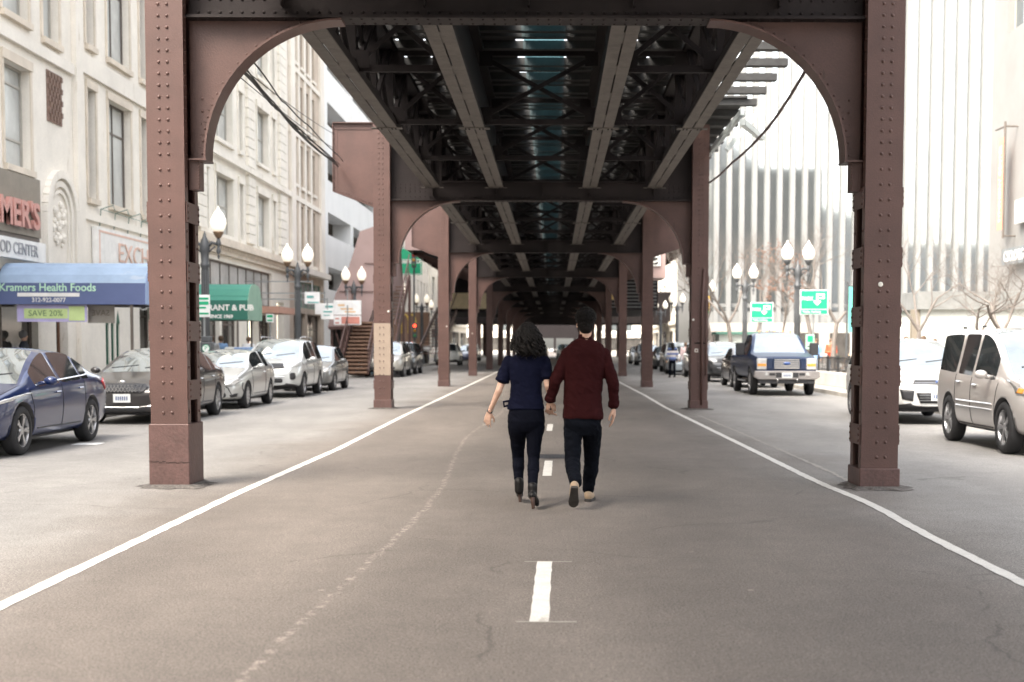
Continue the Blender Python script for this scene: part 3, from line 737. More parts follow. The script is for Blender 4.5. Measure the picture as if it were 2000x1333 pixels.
for a in (71.1, 80.1): LF.box(tr, a, a + 1.15, .001, .15, 5.6, 22)
for i in range(4): LF.box(tr, 71.0, 81.3, .001, .10, 9.05 + i * 3.3, 9.3 + i * 3.3)
for i, u in enumerate((73.4, 75.2, 77.0)): LF.box(tr, u + .02, u + .5, .001, .08, 5.7, 18.4)
LF.box(tr, 70.95, 81.4, 0, .45, 5.3, 5.6)
tr.build('stone_trim', CREAM, Cb)
for h in sf[:2]: LF.window(Cb, *h, .3, 2, (.7,), FRAME, SHOP, name='shop_window')
LF.window(Cb, *sf[2], .2, 6, (), mat('green frame', (.12, .25, .18), .5), GLASSP, name='transom_window')
finish(Cb)
# --- D: parking garage
D = empty('parking_garage', (LX, 95, 0), label='white concrete parking garage with long open decks', cat='building')
s = MB(); hs = [(83.2, 92.5, 3.3 + 3.25 * i + 1.55, 3.3 + 3.25 * i + 2.9) for i in range(8)] + [(93.6, 108, 3.3 + 3.25 * i + 1.55, 3.3 + 3.25 * i + 2.9) for i in range(8)] + [(84, 92, .2, 3.1), (94, 107, .2, 3.1)]
LF.wall(s, 81.6, 109, 0, 30, hs, 1.2)
for y in (81.6, 109): s.sheet([(LX, y, 0), (LX - 14, y, 0), (LX - 14, y, 30), (LX, y, 30)])
s.sheet([(LX, 81.6, 30), (LX, 109, 30), (LX - 14, 109, 30), (LX - 14, 81.6, 30)])
s.build('parapet_wall', WHITEC, D)
s = MB()
for i in range(9): s.box(LX - 13.5, LX - 1.21, 82, 108.8, 3.3 + 3.25 * i - .35, 3.3 + 3.25 * i)
for i in range(8): s.box(LX - 6, LX - 5.6, 84 + i * 3.3, 84.4 + i * 3.3, 0, 29)
s.build('parking_decks', SOFFIT, D)
s = MB(); s.box(LX - 13.4, LX - 9, 82, 108.8, 0, 29.5); s.build('inner_ramp_wall', SOFFIT, D)
finish(D)
# --- E: buildings further off on the left
def block(name, x0, x1, y0, y1, h, m, label, rows, colsn, face='E', frame=FRAME, g=GLASS, z0=5):
    e = empty(name, ((x0 + x1) / 2, (y0 + y1) / 2, 0), label=label, cat='building')
    fc = {'E': Face((x1, 0, 0), (0, 1, 0), (1, 0, 0)), 'W': Face((x0, 0, 0), (0, 1, 0), (-1, 0, 0)), 'S': Face((0, y0, 0), (1, 0, 0), (0, -1, 0))}[face]
    u0, u1 = (y0, y1) if face in 'EW' else (x0, x1)
    hs = []
    for i in range(rows):
        for j in range(colsn):
            dz = (h - z0 - 1) / rows; du = (u1 - u0) / colsn
            hs.append((u0 + du * (j + .3), u0 + du * (j + .72), z0 + dz * i + .4, z0 + dz * (i + 1) - .6))
    gfl = [(u0 + 1 + (u1 - u0) / 4 * j, u0 + (u1 - u0) / 4 * (j + 1) - .6, .4, 3.4) for j in range(4)]
    s = MB(); fc.wall(s, u0, u1, 0, h, hs + gfl, .35); fc.box(s, u0, u1, .001, .3, 4.1, 4.5); fc.box(s, u0, u1, .001, .4, h - .6, h)
    s.build('wall', m, e)
    shell(e, x0, x1, y0, y1, h, m, {'E': (1,), 'W': (3,), 'S': (0,)}[face])
    for h_ in hs: fc.window(e, *h_, .3, 1, (.5,), frame, g)
    for h_ in gfl: fc.window(e, *h_, .3, 3, (.7,), frame, SHOP, name='shop_window')
    finish(e); return e
block('office_building', LX - 12, LX, 112, 150, 24, CREAM, 'distant pale stone building seen left of the railway columns', 5, 11)
block('office_building', LX - 12, LX, 152, 215, 30, TERRA, 'farthest building on the left side of the street', 5, 8)
block('office_building', 14.5, 30, 143, 176, 32, TERRA, 'cream building with tall windows far down the right side', 6, 9, 'W')
block('office_building', 14.5, 30, 178, 230, 26, CREAM, 'farthest building on the right side of the street', 4, 7, 'W')
# --- right: glass and pier tower facing the camera
T = empty('pier_tower', (26, 128, 0), label='huge white office tower of thin vertical piers behind the bare trees', cat='building')
TW = mat('white stone panel', (.22, .223, .218), .6, 0, .06, .3); TG = mat('mirror coated glass', (.60, .63, .63), .05, 1.0, .05, .3)
TF = Face((0, 120, 0), (1, 0, 0), (0, -1, 0))
pn = []
sp = 24.45 / 2700 * 120
n_ = 24; X0 = 12.9
s = MB()
for i in range(n_ + 1): TF.box(s, X0 + i * sp - .20, X0 + i * sp + .20, -.3, .25, 3.2, 70)
for z in (3.2, 31.5, 45, 58, 69): TF.box(s, X0 - .17, X0 + n_ * sp + .17, -.32, .02, z, z + 1.3)
s.build('piers', TW, T)
g = MB()
for i in range(n_):
    for xx in (X0 + i * sp + .201,): TF.box(g, xx, xx + .10, -.12, -.02, 4.6, 31.4); TF.box(g, xx, xx + .10, -.12, -.02, 32.9, 44.9); TF.box(g, xx, xx + .10, -.12, -.02, 46.4, 57.9)
g.build('shadow_joints', mat('grey sealant joint', (.11, .115, .115), .8), T)
g = MB()
for i in range(n_):
    TF.box(g, X0 + i * sp + .21, X0 + (i + 1) * sp - .21, -.25, -.2, 4.6, 31.4)
g.build('lower_glass', TG, T)
for i in range(n_):
    f = MB(); TF.box(f, X0 + i * sp + .21, X0 + (i + 1) * sp - .21, -.19, -.13, 4.9, 5.2)
    f.build('spandrel', TW, T)
g = MB()
for i in range(n_):
    for (za, zb) in ((32.9, 44.9), (46.4, 57.9)): TF.box(g, X0 + i * sp + .21, X0 + (i + 1) * sp - .21, -.25, -.2, za, zb)
g.build('upper_glass', TG, T)
shell(T, X0 - .3, X0 + n_ * sp + .3, 120.35, 142, 70.3, TW, ())
g = MB(); g.box(X0, X0 + n_ * sp, 121, 121.3, 0, 3.2); g.build('lobby_wall', GLASS, T)
finish(T)
# --- right: concert hall side wall
H = empty('concert_hall', (24, 50, 0), label='white hall wall at the right edge with orange banner and grey web address sign', cat='building')
HW = mat('white rendered wall', (.235, .232, .222), .8, 0, .12, .3, .1, 12)
HF = Face((20, 0, 0), (0, 1, 0), (-1, 0, 0))
s = MB(); HF.wall(s, 26, 64, 0, 24, [(58.2, 61.9, 15.3, 19.5), (50, 54, 15.3, 19.5), (42, 46, 15.3, 19.5)], .4)
s.sheet([(20, 64, 0), (34, 64, 0), (34, 64, 24), (20, 64, 24)]); s.sheet([(20, 26, 0), (34, 26, 0), (34, 26, 24), (20, 26, 24)]); s.sheet([(20, 26, 24), (20, 64, 24), (34, 64, 24), (34, 26, 24)])
s.build('wall', HW, H)
for a in (58.2, 50, 42): HF.window(H, a, a + 3.7 if a > 55 else a + 4, 15.3, 19.5, .35, 3, (.5,), FRAMEW, GLASS)
HT = (R(90), 0, R(-90))
s = MB(); HF.box(s, 58.2, 60.95, .3, .38, 5.05, 5.75); s.build('address_sign', mat('slate grey sign', (.17, .19, .20), .6), H)
text_obj('CSO.ORG', .62, WH, H, HF.p(59.35, .39, 5.38), HT, 'sign_letters', .01, bold=.012, sx=.95)
s = MB(); HF.box(s, 60.55, 61.25, .5, .53, 6.6, 10.6); s.build('hanging_banner', mat('salmon orange banner', (.72, .30, .20), .7), H)
text_obj('SYMPHONY CENTER', .36, WH, H, HF.p(60.9, .54, 8.6), (R(90), R(-90), R(-90)), 'banner_letters', .004)
s = MB(); s.tube([HF.p(60.3, .55, 6.2), HF.p(60.3, .55, 11.2)], .05, 8); s.tube([HF.p(60.3, 0, 6.3), HF.p(60.3, .55, 6.3)], .04, 6); s.tube([HF.p(60.3, 0, 11), HF.p(60.3, .55, 11), HF.p(61.4, .6, 11)], .04, 6); s.build('banner_pole', FRAME, H)
s = MB(); HF.box(s, 57.4, 59.6, .2, .3, 6.75, 7.75); s.build('poster_case', mat('pale grey panel', (.50, .50, .49), .5), H)
s = MB(); HF.box(s, 57.6, 59.4, .301, .32, 6.9, 7.6); s.build('poster', mat('poster', (.62, .62, .60), .5), H)
finish(H)
# --- right: low grey annex wall closing the plaza
W = empty('low_annex', (16.5, 54, 0), label='low pale wall with wide grey fascia closing the plaza at right', cat='building')
s = MB(); s.box(13.3, 19.95, 50.3, 57, .1, 2.85); s.build('wall', mat('pale green grey tile', (.50, .52, .49), .7, 0, .06, 2), W)
s = MB(); s.box(13.15, 19.97, 50.1, 57.2, 2.852, 3.5); s.build('fascia', mat('grey concrete fascia', (.20, .205, .20), .85, 0, .2, 2), W)
s = MB(); s.box(13.0, 13.28, 50.25, 50.6, .1, 2.85); s.build('dark_post', SB, W)
finish(W)
# --- street continues behind the camera (seen only in reflections)
bh = empty('office_block', (-20, -15, 0), label='tall pale block behind the camera on the left side', cat='building')
s = MB(); fb = Face((-13.5, 0, 0), (0, 1, 0), (1, 0, 0)); hs = [(-44 + 5 * i, -41 + 5 * i, 1 + 4.5 * j, 4 + 4.5 * j) for i in range(12) for j in range(3)]
fb.wall(s, -45, 19.5, 0, 15, hs, .4); s.build('wall', CREAM, bh); s = MB(); s.box(-26, -14, -45, 19.5, 0, 14.9); s.build('glazing', SHOP, bh); finish(bh)
bh = empty('office_block', (45, -62, 0), label='distant dark block behind the camera reflected in the tower glass', cat='building')
s = MB(); s.prism([(10, 0), (120, 0), (120, 24), (78, 24), (66, 30), (56, 33), (44, 42), (36, 48), (10, 52)], 1, -75, -65); s.build('wall', mat('grey stone', (.34, .34, .335), .8), bh); finish(bh)

# ---------------------------------------------------------------- elevated stair and station pieces, crossing railway
MAUVE = mat('mauve painted panel', (.33, .235, .22), .5, 0, .08, 1.2, .1, 20)
ST = empty('station_stair', (-9.6, 66, 0), label='station stairway with mauve side panels and lit timber treads on the left pavement', cat='stairway')
s = MB(); 
for i in range(14): s.box(-9.75, -8.55, 63.5 + i * .3, 63.78 + i * .3, .13 + i * .18 + .14, .13 + i * .18 + .18); s.box(-9.75, -8.55, 63.5 + i * .3, 63.53 + i * .3, .13 + i * .18 + .09, .13 + i * .18 + .139)
s.build('steps', mat('worn timber tread', (.20, .12, .08), .7, 0, .25, 6), ST)
s = MB()
for i in range(14): s.box(-9.75, -8.55, 63.79 + i * .3, 63.80 + i * .3, .13 + i * .18 + .0, .13 + i * .18 + .13)
s.build('tread_gap_shade', mat('shaded tread gap', (.09, .04, .025), .8), ST)  # dark sheets stand in for the shade in the open gaps between treads
s = MB()
for x in (-9.8, -8.5):
    s.bar((x, 63.3, .3), (x, 67.8, 3.0), .06, .3); s.bar((x, 63.3, 1.3), (x, 67.8, 4.0), .05, .06)
    for i in range(10): yy = 63.4 + i * .48; z = .33 + i * .29; s.bar((x, yy, z), (x, yy, z + 1.0), .04, .04)
s.build('railing', STEEL, ST)
s = MB(); pts = [P(703, 452, 68), P(738, 440, 68), P(746, 560, 68), P(715, 640, 68), P(640, 641, 68), P(655, 575, 68), P(682, 520, 68)]
s.prism([(p.x, p.z) for p in pts], 1, 68, 78); s.build('side_panel', MAUVE, ST)
s = MB()
a, b = P(712, 515, 67.95), P(742, 515, 67.95); s.bar(a, b, .03, .04); a, b = P(662, 570, 67.95), P(742, 570, 67.95); s.bar(a, b, .03, .04); s.bar(P(642, 641, 67.9), P(716, 641, 67.9), .1, .14)
s.build('panel_seams', STEEL, ST)
s = MB()
for px in (648, 668, 690): a = P(px, 640, 68.2); s.bar(a, (a.x, 68.2, .13), .12, .12)
s.bar(P(655, 645, 68.1), P(668, 690, 68.1), .08, .08); s.bar(P(672, 645, 68.1), P(660, 690, 68.1), .08, .08)
s.build('support_posts', STEEL, ST)
s = MB(); s.box(-11.1, -9.9, 69, 74, .13, 2.3); s.build('dark_recess', DARKIN, ST)
# upper flight climbing to the platform on the near side
s = MB()
for i in range(16): s.box(-8.45, -7.85, 69 + i * .34, 69.3 + i * .34, 1.6 + i * .2, 1.64 + i * .2)
s.build('upper_steps', MATS['worn timber tread'], ST)
s = MB(); s.bar((-7.8, 68, 1.3), (-7.8, 75, 5.2), .05, .5); s.bar((-7.8, 68, 2.5), (-7.8, 75, 6.4), .05, .06)
for i in range(9): s.bar((-7.8, 68.2 + i * .8, 1.5 + i * .44), (-7.8, 68.2 + i * .8, 2.6 + i * .44), .04, .04)
for (yy, zz) in ((69, 1.8), (72, 3.4), (75, 5)): s.bar((-7.8, yy, .13), (-7.8, yy, zz), .14, .14)
s.build('upper_railing', STEEL, ST)
finish(ST)
# station platforms beyond the third bent, both sides
for sx, lab in ((-1, 'left'), (1, 'right')):
    pf = empty('station_platform', (sx * 6, 90, 6), label='mauve sided station platform on brackets along the %s of the tracks' % lab, cat='platform')
    x0, x1 = (-8.1, -4.2) if sx < 0 else (3.7, 7.3)
    ya = 76 if sx < 0 else 72
    s = MB(); s.box(x0, x1, ya, 165, 6.9, 7.1); s.build('deck', TIE, pf)
    s = MB(); xo = x0 if sx < 0 else x1
    s.box(xo - .04, xo + .04, ya, 165, 6.75, 9.2); s.box(x0, x1, ya - .05, ya - .001, 6.7, 8.8) 
    s.build('side_panel', MAUVE, pf)
    for i in range(14):
        yy = ya + 4 + i * 6; s = MB()
        if yy < 164: s.bar((-4.2 if sx < 0 else 3.6, yy, 5.6), (xo, yy, 6.8), .1, .2); s.bar((-4.2 if sx < 0 else 3.6, yy, 6.78), (xo, yy, 6.78), .1, .12); s.build('bracket', STEEL, pf)
    s = MB(); s.box(x0 - .3, x1 + .2, ya + 6, 165, 9.4, 9.5); s.build('canopy_roof', STEEL_D, pf)
    finish(pf)
MZ = empty('station_mezzanine', (-6, 100, 3.5), label='dark station mezzanine with yellowish timber side left of the far columns', cat='station')
s = MB(); s.box(-8.2, -4.3, 98, 118, 3.9, 6.4); s.build('cabin', STEEL_D, MZ)
s = MB(); s.box(-8.0, -4.35, 97.9, 97.98, 4.1, 5.2); s.build('lit_panel', mat('cream sign panel', (.55, .45, .28), .6), MZ)
s = MB(); 
for i in range(14): s.box(-8.2, -6.9, 84 + i * 1.0, 84.9 + i * 1.0, 1.0 + i * .21, 1.05 + i * .21)
s.bar((-6.85, 84, 1.0), (-6.85, 98, 4.0), .05, .4); s.bar((-8.25, 84, 1.0), (-8.25, 98, 4.0), .05, .4); s.bar((-6.85, 84, 2.2), (-6.85, 98, 5.2), .05, .06)
s.build('covered_stair', STEEL, MZ)
finish(MZ)
MZ = empty('station_mezzanine', (6, 100, 3.5), label='dark louvred station cabin right of the far columns', cat='station')
s = MB(); s.box(3.7, 7.2, 96, 118, 4.0, 6.5); s.build('cabin', STEEL_D, MZ)
s = MB()
for i in range(9): s.box(3.8, 7.1, 95.93, 95.99, 4.15 + i * .24, 4.25 + i * .24)
s.build('louvres', mat('grey louvre', (.12, .12, .12), .5), MZ)
s = MB(); s.box(3.8, 4.8, 95.86, 95.92, 4.7, 5.9); s.build('lit_sign', mat('amber panel', (.60, .42, .16), .5), MZ)
finish(MZ)
CR = empty('crossing_railway', (0, 178, 4), label='dark elevated railway crossing the street at the far end', cat='railway bridge')
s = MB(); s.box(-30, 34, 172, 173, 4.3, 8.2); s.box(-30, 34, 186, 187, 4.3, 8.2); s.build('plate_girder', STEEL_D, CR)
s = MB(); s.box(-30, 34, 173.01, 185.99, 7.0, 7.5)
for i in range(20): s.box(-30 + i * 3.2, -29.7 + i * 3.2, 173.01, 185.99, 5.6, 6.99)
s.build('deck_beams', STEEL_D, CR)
s = MB()
for x in (-9.3, 8.7):
    for y in (172.5, 186.5): s.box(x - .25, x + .25, y - .25, y + .25, 0, 4.3)
s.build('support_columns', STEEL, CR)
finish(CR)
# right platform structure seen at the third bent: boxed bracket with a black opening
BX = empty('platform_end_box', P(1285, 500, 68), label='mauve steel end box with pale arrow panel beside the third right column', cat='platform end')
s = MB(); a = P(1266, 555, 68.6); b = P(1300, 482, 68.6); s.box(a.x - .0, b.x, 68.6, 71.5, a.z + .3, b.z)
s.build('panel', MAUVE, BX)
s = MB(); a = P(1268, 520, 68.5); b = P(1290, 492, 68.5); s.box(a.x, b.x, 68.5, 68.58, a.z, b.z); s.build('white_panel', WH, BX)
s = MB(); c = (a + b) / 2; hw_ = (b.x - a.x) * .36; hz = (b.z - a.z) * .38
for (q0, q1, q2) in (((-1, 1), (.6, 1), (1, .45)), ((-1, -1), (.6, -1), (1, -.45)), ((-1, .6), (1, 0), (-1, -.6))):
    pts = [(c.x + hw_ * q[0], c.z + hz * q[1]) for q in (q0, q1, q2)]; s.prism(pts, 1, 68.47, 68.497)
s.build('black_marks', DARKIN, BX)
finish(BX)
e = empty('station_house', (0, 300, 0), label='dark building closing the street at the vanishing point', cat='building')
s = MB(); s.box(-9, 8.4, 0, 10, 3.2, 16)
for x in (-9, -4.5, 0, 4.4): s.box(x, x + .5, 0, 10, 0, 3.199)
s.build('wall', STEEL_D, e)
block('office_building', -70, -9.6, 322, 340, 34, CREAM, 'pale block behind the left columns where the street ends', 6, 18, 'S', z0=4.6)
block('office_building', 9, 70, 322, 340, 30, TERRA, 'pale block behind the right columns where the street ends', 5, 18, 'S', z0=4.6)
# ---------------------------------------------------------------- vehicles
def paint(name, c, metal=.35, var=.03): return mat(name, c, .28, metal, var, 1.0, coat=.8)
RUB = mat('tyre rubber', (.022, .022, .024), .8, 0, .2, 9)
RIM = mat('silver alloy', (.46, .46, .47), .3, .8, .06, 4)
TRIM = mat('black plastic trim', (.025, .025, .028), .55, 0, .2, 6)
CHROME = mat('chrome', (.62, .62, .62), .12, 1, .05, 2)
CGLASS = mat('car glass', (.035, .042, .045), .03, 0, .4, 1.5, spec=1.0, coat=1.0)
CSCREEN = mat('reflecting windscreen', (.36, .41, .43), .03, .75, .25, 1.2, spec=1.0, coat=1.0)
LENS = mat('clear lamp lens', (.55, .55, .54), .1, .3, .15, 8)
AMBER = mat('amber lens', (.70, .30, .06), .2)
REDLENS = mat('red lens', (.40, .02, .02), .2)
PLATE = mat('number plate', (.66, .67, .66), .5, 0, .08, 30)
def interp(tab, x):
    if x <= tab[0][0]: return tab[0][1]
    for (a, b), (c, d) in zip(tab[:-1], tab[1:]):
        if x <= c: t = (x - a) / (c - a); return b + (d - b) * t
    return tab[-1][1]
def car_mesh(sp):
    L, W, H = sp['L'], sp['W'] / 2, sp['H']
    ys = sorted(set(sp['ys'])); top = sp['top']; belt = sp['belt']; plan = sp['plan']; zb = sp['zb']
    wr = sp['wr'] / 2; n = 11
    rings = []
    for y in ys:
        pw = interp(plan, y) * W; zt = interp(top, y); zbt = min(interp(belt, y), zt - .03); lo = interp(zb, y)
        c = max(0, min(1, (zt - zbt - .03) / (H - interp(belt, L * .5)))); hood = 1 - c
        u = (.93 * pw) * (1 - c) + min(wr, pw * .9) * c
        half = [(0, lo), (.78 * pw, lo), (.955 * pw, lo + .05), (.99 * pw, lo + .22), (pw, lo + (zbt - lo) * .62), (.985 * pw, zbt - .07), (.955 * pw, zbt - .005),
                (.93 * pw * (1 - c) + (u + .0) * c if c < .05 else (.94 * pw) * .12 + u * .88 + 0.0, zbt * .0 + (zbt + (zt - zbt) * (.55 if c < .05 else .86))),
                (u * (.86 if c < .05 else .90), zt - .02 - .03 * c), (u * .5, zt - .004), (0, zt)]
        rings.append([(x, y, z) for x, z in half] + [(-x, y, z) for x, z in half[-2:0:-1]])
    m = len(rings[0]); v = [p for r in rings for p in r]; f = []; mi = []
    g0, g1, g2, g3 = sp['glass']            # cowl, roof front, roof rear, deck
    doors = sp['pillars']
    for i in range(len(ys) - 1):
        ya, yb = ys[i], ys[i + 1]; ym = (ya + yb) / 2
        for j in range(m):
            a = i * m + j; b = i * m + (j + 1) % m; f.append((a, b, b + m, a + m))
            jj = j if j < 10 else m - 1 - j     # mirrored index of the strip
            k = 0
            if jj in (8, 9) and g0 < ym < g1: k = 1
            elif jj in (8, 9) and g2 < ym < g3: k = 3
            elif jj == 6 and sp['side'][0] < ym < sp['side'][1] and not any(p0 < ym < p1 for p0, p1 in doors): k = 2
            elif jj in (0,): k = 4
            elif jj in (1,) and sp.get('clad'): k = 4
            mi.append(k)
    nf = len(ys)
    def cap(idx, rev):
        base = idx * m; cen = len(v); ring = rings[idx]
        cx = (0, ring[0][1] + (-.012 if not rev else .012), (ring[0][2] + ring[10][2]) / 2); v.append(cx)
        for j in range(m): f.append((base + (j + 1) % m, base + j, cen) if not rev else (base + j, base + (j + 1) % m, cen)); mi.append(0)
    cap(0, False); cap(nf - 1, True)
    me = bpy.data.meshes.new('car'); me.from_pydata(v, [], f)
    slots = [sp['paint'], sp.get('screen', CSCREEN), CGLASS, CGLASS, TRIM]
    for s_ in slots: me.materials.append(s_)
    me.polygons.foreach_set('material_index', mi)
    bm = bmesh.new(); bm.from_mesh(me); bmesh.ops.recalc_face_normals(bm, faces=bm.faces)
    cl = bm.edges.layers.float.new('crease_edge')
    bm.edges.ensure_lookup_table()
    for e in bm.edges:
        ks = {fc.material_index for fc in e.link_faces}
        if len(ks) > 1 and ks & {1, 2, 3}: e[cl] = 1.0
    vl = bm.verts.layers.float.new('crease_vert')
    for v_ in bm.verts:
        for kk in (1, 2, 3):
            if sum(fc.material_index == kk for fc in v_.link_faces) == 1: v_[vl] = .8
    bm.to_mesh(me); bm.free()
    o = bpy.data.objects.new('tmp', me); col.objects.link(o)
    sb = o.modifiers.new('s', 'SUBSURF'); sb.levels = 2; sb.render_levels = 2
    cutters = []
    for (yw) in sp['wheels']:
        for sx in (-1, 1):
            c = MB().lathe([(sp['wr_'] + .055, 0), (sp['wr_'] + .055, .42)], (sx * (W - .30), yw, sp['wr_'] + .0), (sx, 0, 0), 36, 4)
            co = c.build('cut', slots); cutters.append(co)
            bl = o.modifiers.new('b', 'BOOLEAN'); bl.operation = 'DIFFERENCE'; bl.object = co; bl.solver = 'EXACT'
    me2 = evaluated(o); bpy.data.objects.remove(o)
    for c in cutters: bpy.data.objects.remove(c)
    return me2
def split_by_mat(me, names, parent, smooth=True):
    bm0 = bmesh.new(); bm0.from_mesh(me); bvh = BVHTree.FromBMesh(bm0); bm0.free()
    for k, nm in names.items():
        bm = bmesh.new(); bm.from_mesh(me)
        bmesh.ops.delete(bm, geom=[f for f in bm.faces if f.material_index != k and not (k == 0 and f.material_index == 4)], context='FACES')
        if not bm.faces: bm.free(); continue
        if k in (2,):
            for sx, _ in ((1, 'l'), (-1, 'r')):
                b2 = bm.copy(); bmesh.ops.delete(b2, geom=[f for f in b2.faces if f.calc_center_median().x * sx < 0], context='FACES')
                # separate panes: connected pieces along the length
                seen = set(); b2.faces.ensure_lookup_table()
                comps = []
                for f in b2.faces:
                    if f.index in seen: continue
                    st = [f]; comp = []
                    seen.add(f.index)
                    while st:
                        g = st.pop(); comp.append(g.index)
                        for e in g.edges:
                            for h in e.link_faces:
                                if h.index not in seen: seen.add(h.index); st.append(h)
                    comps.append(set(comp))
                for comp in comps:
                    b3 = b2.copy(); b3.faces.ensure_lookup_table()
                    bmesh.ops.delete(b3, geom=[f for f in b3.faces if f.index not in comp], context='FACES')
                    m3 = bpy.data.meshes.new(nm); b3.to_mesh(m3); b3.free()
                    for s_ in me.materials: m3.materials.append(s_)
                    mesh_obj(nm, m3, parent, None, smooth)
                b2.free()
            bm.free(); continue
        m2 = bpy.data.meshes.new(nm); bm.to_mesh(m2); bm.free()
        for s_ in me.materials: m2.materials.append(s_)
        mesh_obj(nm, m2, parent, None, smooth)
    return bvh
def patch(bvh, poly, d, parent, name, m, off=.006, origin=4.0, cut=3, mirror=False, thick=True):
    """a flat outline laid on the body surface; d: 'F' front, 'B' rear (x,z) or 'R'/'L' side (y,z)"""
    outs = []
    for sx in ((1, -1) if mirror else (1,)):
        bm = bmesh.new()
        vs_ = [bm.verts.new((a * (sx if d in 'FB' else 1), 0, b)) for a, b in poly]
        bm.faces.new(vs_); bmesh.ops.triangulate(bm, faces=bm.faces)
        bmesh.ops.subdivide_edges(bm, edges=bm.edges, cuts=cut, use_grid_fill=True)
        dead = []
        for v in bm.verts:
            a, b = v.co.x, v.co.z
            dd = d if sx > 0 or d in 'FB' else {'R': 'L', 'L': 'R'}[d]
            if dd == 'F': o, r = Vector((a, -origin, b)), Vector((0, 1, 0))
            elif dd == 'B': o, r = Vector((a, 12, b)), Vector((0, -1, 0))
            elif dd == 'R': o, r = Vector((origin, a, b)), Vector((-1, 0, 0))
            else: o, r = Vector((-origin, a, b)), Vector((1, 0, 0))
            h = bvh.ray_cast(o, r)
            if h[0] is None: dead.append(v)
            else: v.co = h[0] - r * off
        bmesh.ops.delete(bm, geom=dead, context='VERTS')
        bmesh.ops.recalc_face_normals(bm, faces=bm.faces)
        me = bpy.data.meshes.new(name); bm.to_mesh(me); bm.free()
        o = mesh_obj(name, me, parent, m, True)
        if thick: so_ = o.modifiers.new('sol', 'SOLIDIFY'); so_.thickness = .012; so_.offset = 0
        outs.append(o)
    return outs
def seam(bvh, pts, d, parent, name='panel_gap', m=None, w_=.006, off=.001, mirror=True, n=10, h=.006):
    for sx in ((1, -1) if mirror else (1,)):
        line = []
        for (a, b), (c, e) in zip(pts[:-1], pts[1:]):
            for i in range(n): t = i / n; line.append((a + (c - a) * t, b + (e - b) * t))
        line.append(pts[-1]); out = []
        for a, b in line:
            if d == 'R': o, r = Vector((4 * sx, a, b)), Vector((-sx, 0, 0))
            elif d == 'T': o, r = Vector((a * sx, b, 5)), Vector((0, 0, -1))
            else: o, r = Vector((a * sx, -4, b)), Vector((0, 1, 0))
            q = bvh.ray_cast(o, r)
            if q[0] is not None: out.append(q[0] - r * off)
        if len(out) > 2: MB().tube(out, w_, 4).build(name, m or TRIM, parent)
def wheel(x, y, r, wd, par, sx, spokes=7, rimm=None, style='twin'):
    t = MB(); rr = r * .68
    prof = [(rr, -wd / 2 + .01), (rr + .02, -wd / 2), (r - .03, -wd / 2 + .005), (r - .006, -wd / 2 + .03), (r, -wd / 4), (r, wd / 4), (r - .006, wd / 2 - .03), (r - .03, wd / 2 - .005), (rr + .02, wd / 2), (rr, wd / 2 - .01), (rr - .01, 0), (rr, -wd / 2 + .01)]
    wo = MB()
    hub = empty('wheel', (x, y, r), parent=par)
    t.lathe(prof, (0, 0, 0), (sx, 0, 0), 40, cap=False); t.build('tyre', RUB, hub, smooth=True)
    s = MB(); s.lathe([(rr + .004, wd * .42), (rr - .012, wd * .42), (rr - .03, wd * .1), (rr - .03, -.05)], (0, 0, 0), (sx, 0, 0), 40, cap=False)
    s.lathe([(rr - .028, -.0), (.0, 0)], (0, 0, 0), (sx, 0, 0), 24, 1)
    s.lathe([(.001, wd * .40), (.05, wd * .39), (.065, wd * .30), (.07, .0)], (0, 0, 0), (sx, 0, 0), 16)
    for i in range(spokes):
        a = 2 * math.pi * i / spokes
        for da in ((-.11, .11) if style == 'twin' else (0,)):
            c, c2 = Vector((0, math.cos(a + da * .2), math.sin(a + da * .2))), Vector((0, math.cos(a + da), math.sin(a + da)))
            s.bar(c * .05 + Vector((sx * wd * .33, 0, 0)), c2 * (rr - .015) + Vector((sx * wd * .37, 0, 0)), .030 if style == 'twin' else .055, .03, up=(sx, 0, 0))
    s.build('rim', [rimm or RIM, TRIM], hub, smooth=False)
    return hub
def finish_car(e, me, bvh, sp):
    W = sp['W'] / 2; r = sp['wr_']
    for yw in sp['wheels']:
        for sx in (-1, 1): wheel(sx * (W - .13), yw, r, .22, e, sx, sp.get('spokes', 7), None, sp.get('style', 'twin'))
    s = MB()
    y0, y1 = sp['wheels']
    s.box(-W * .7, W * .7, .35, sp['L'] - .35, sp['floor'], sp['floor'] + .12); s.build('underbody', TRIM, e)
def mirrors(e, y, z, W, m, w_=.2, hh=.13):
    for sx in (-1, 1):
        s = MB(); s.ball((sx * (W + .12), y, z), 1, n=12, sc=(w_ / 2, .07, hh / 2)); s.bar((sx * (W - .06), y + .03, z - .04), (sx * (W + .08), y + .01, z - .02), .04, .05, up=(0, 0, 1))
        s.build('side_mirror', m, e, smooth=True)
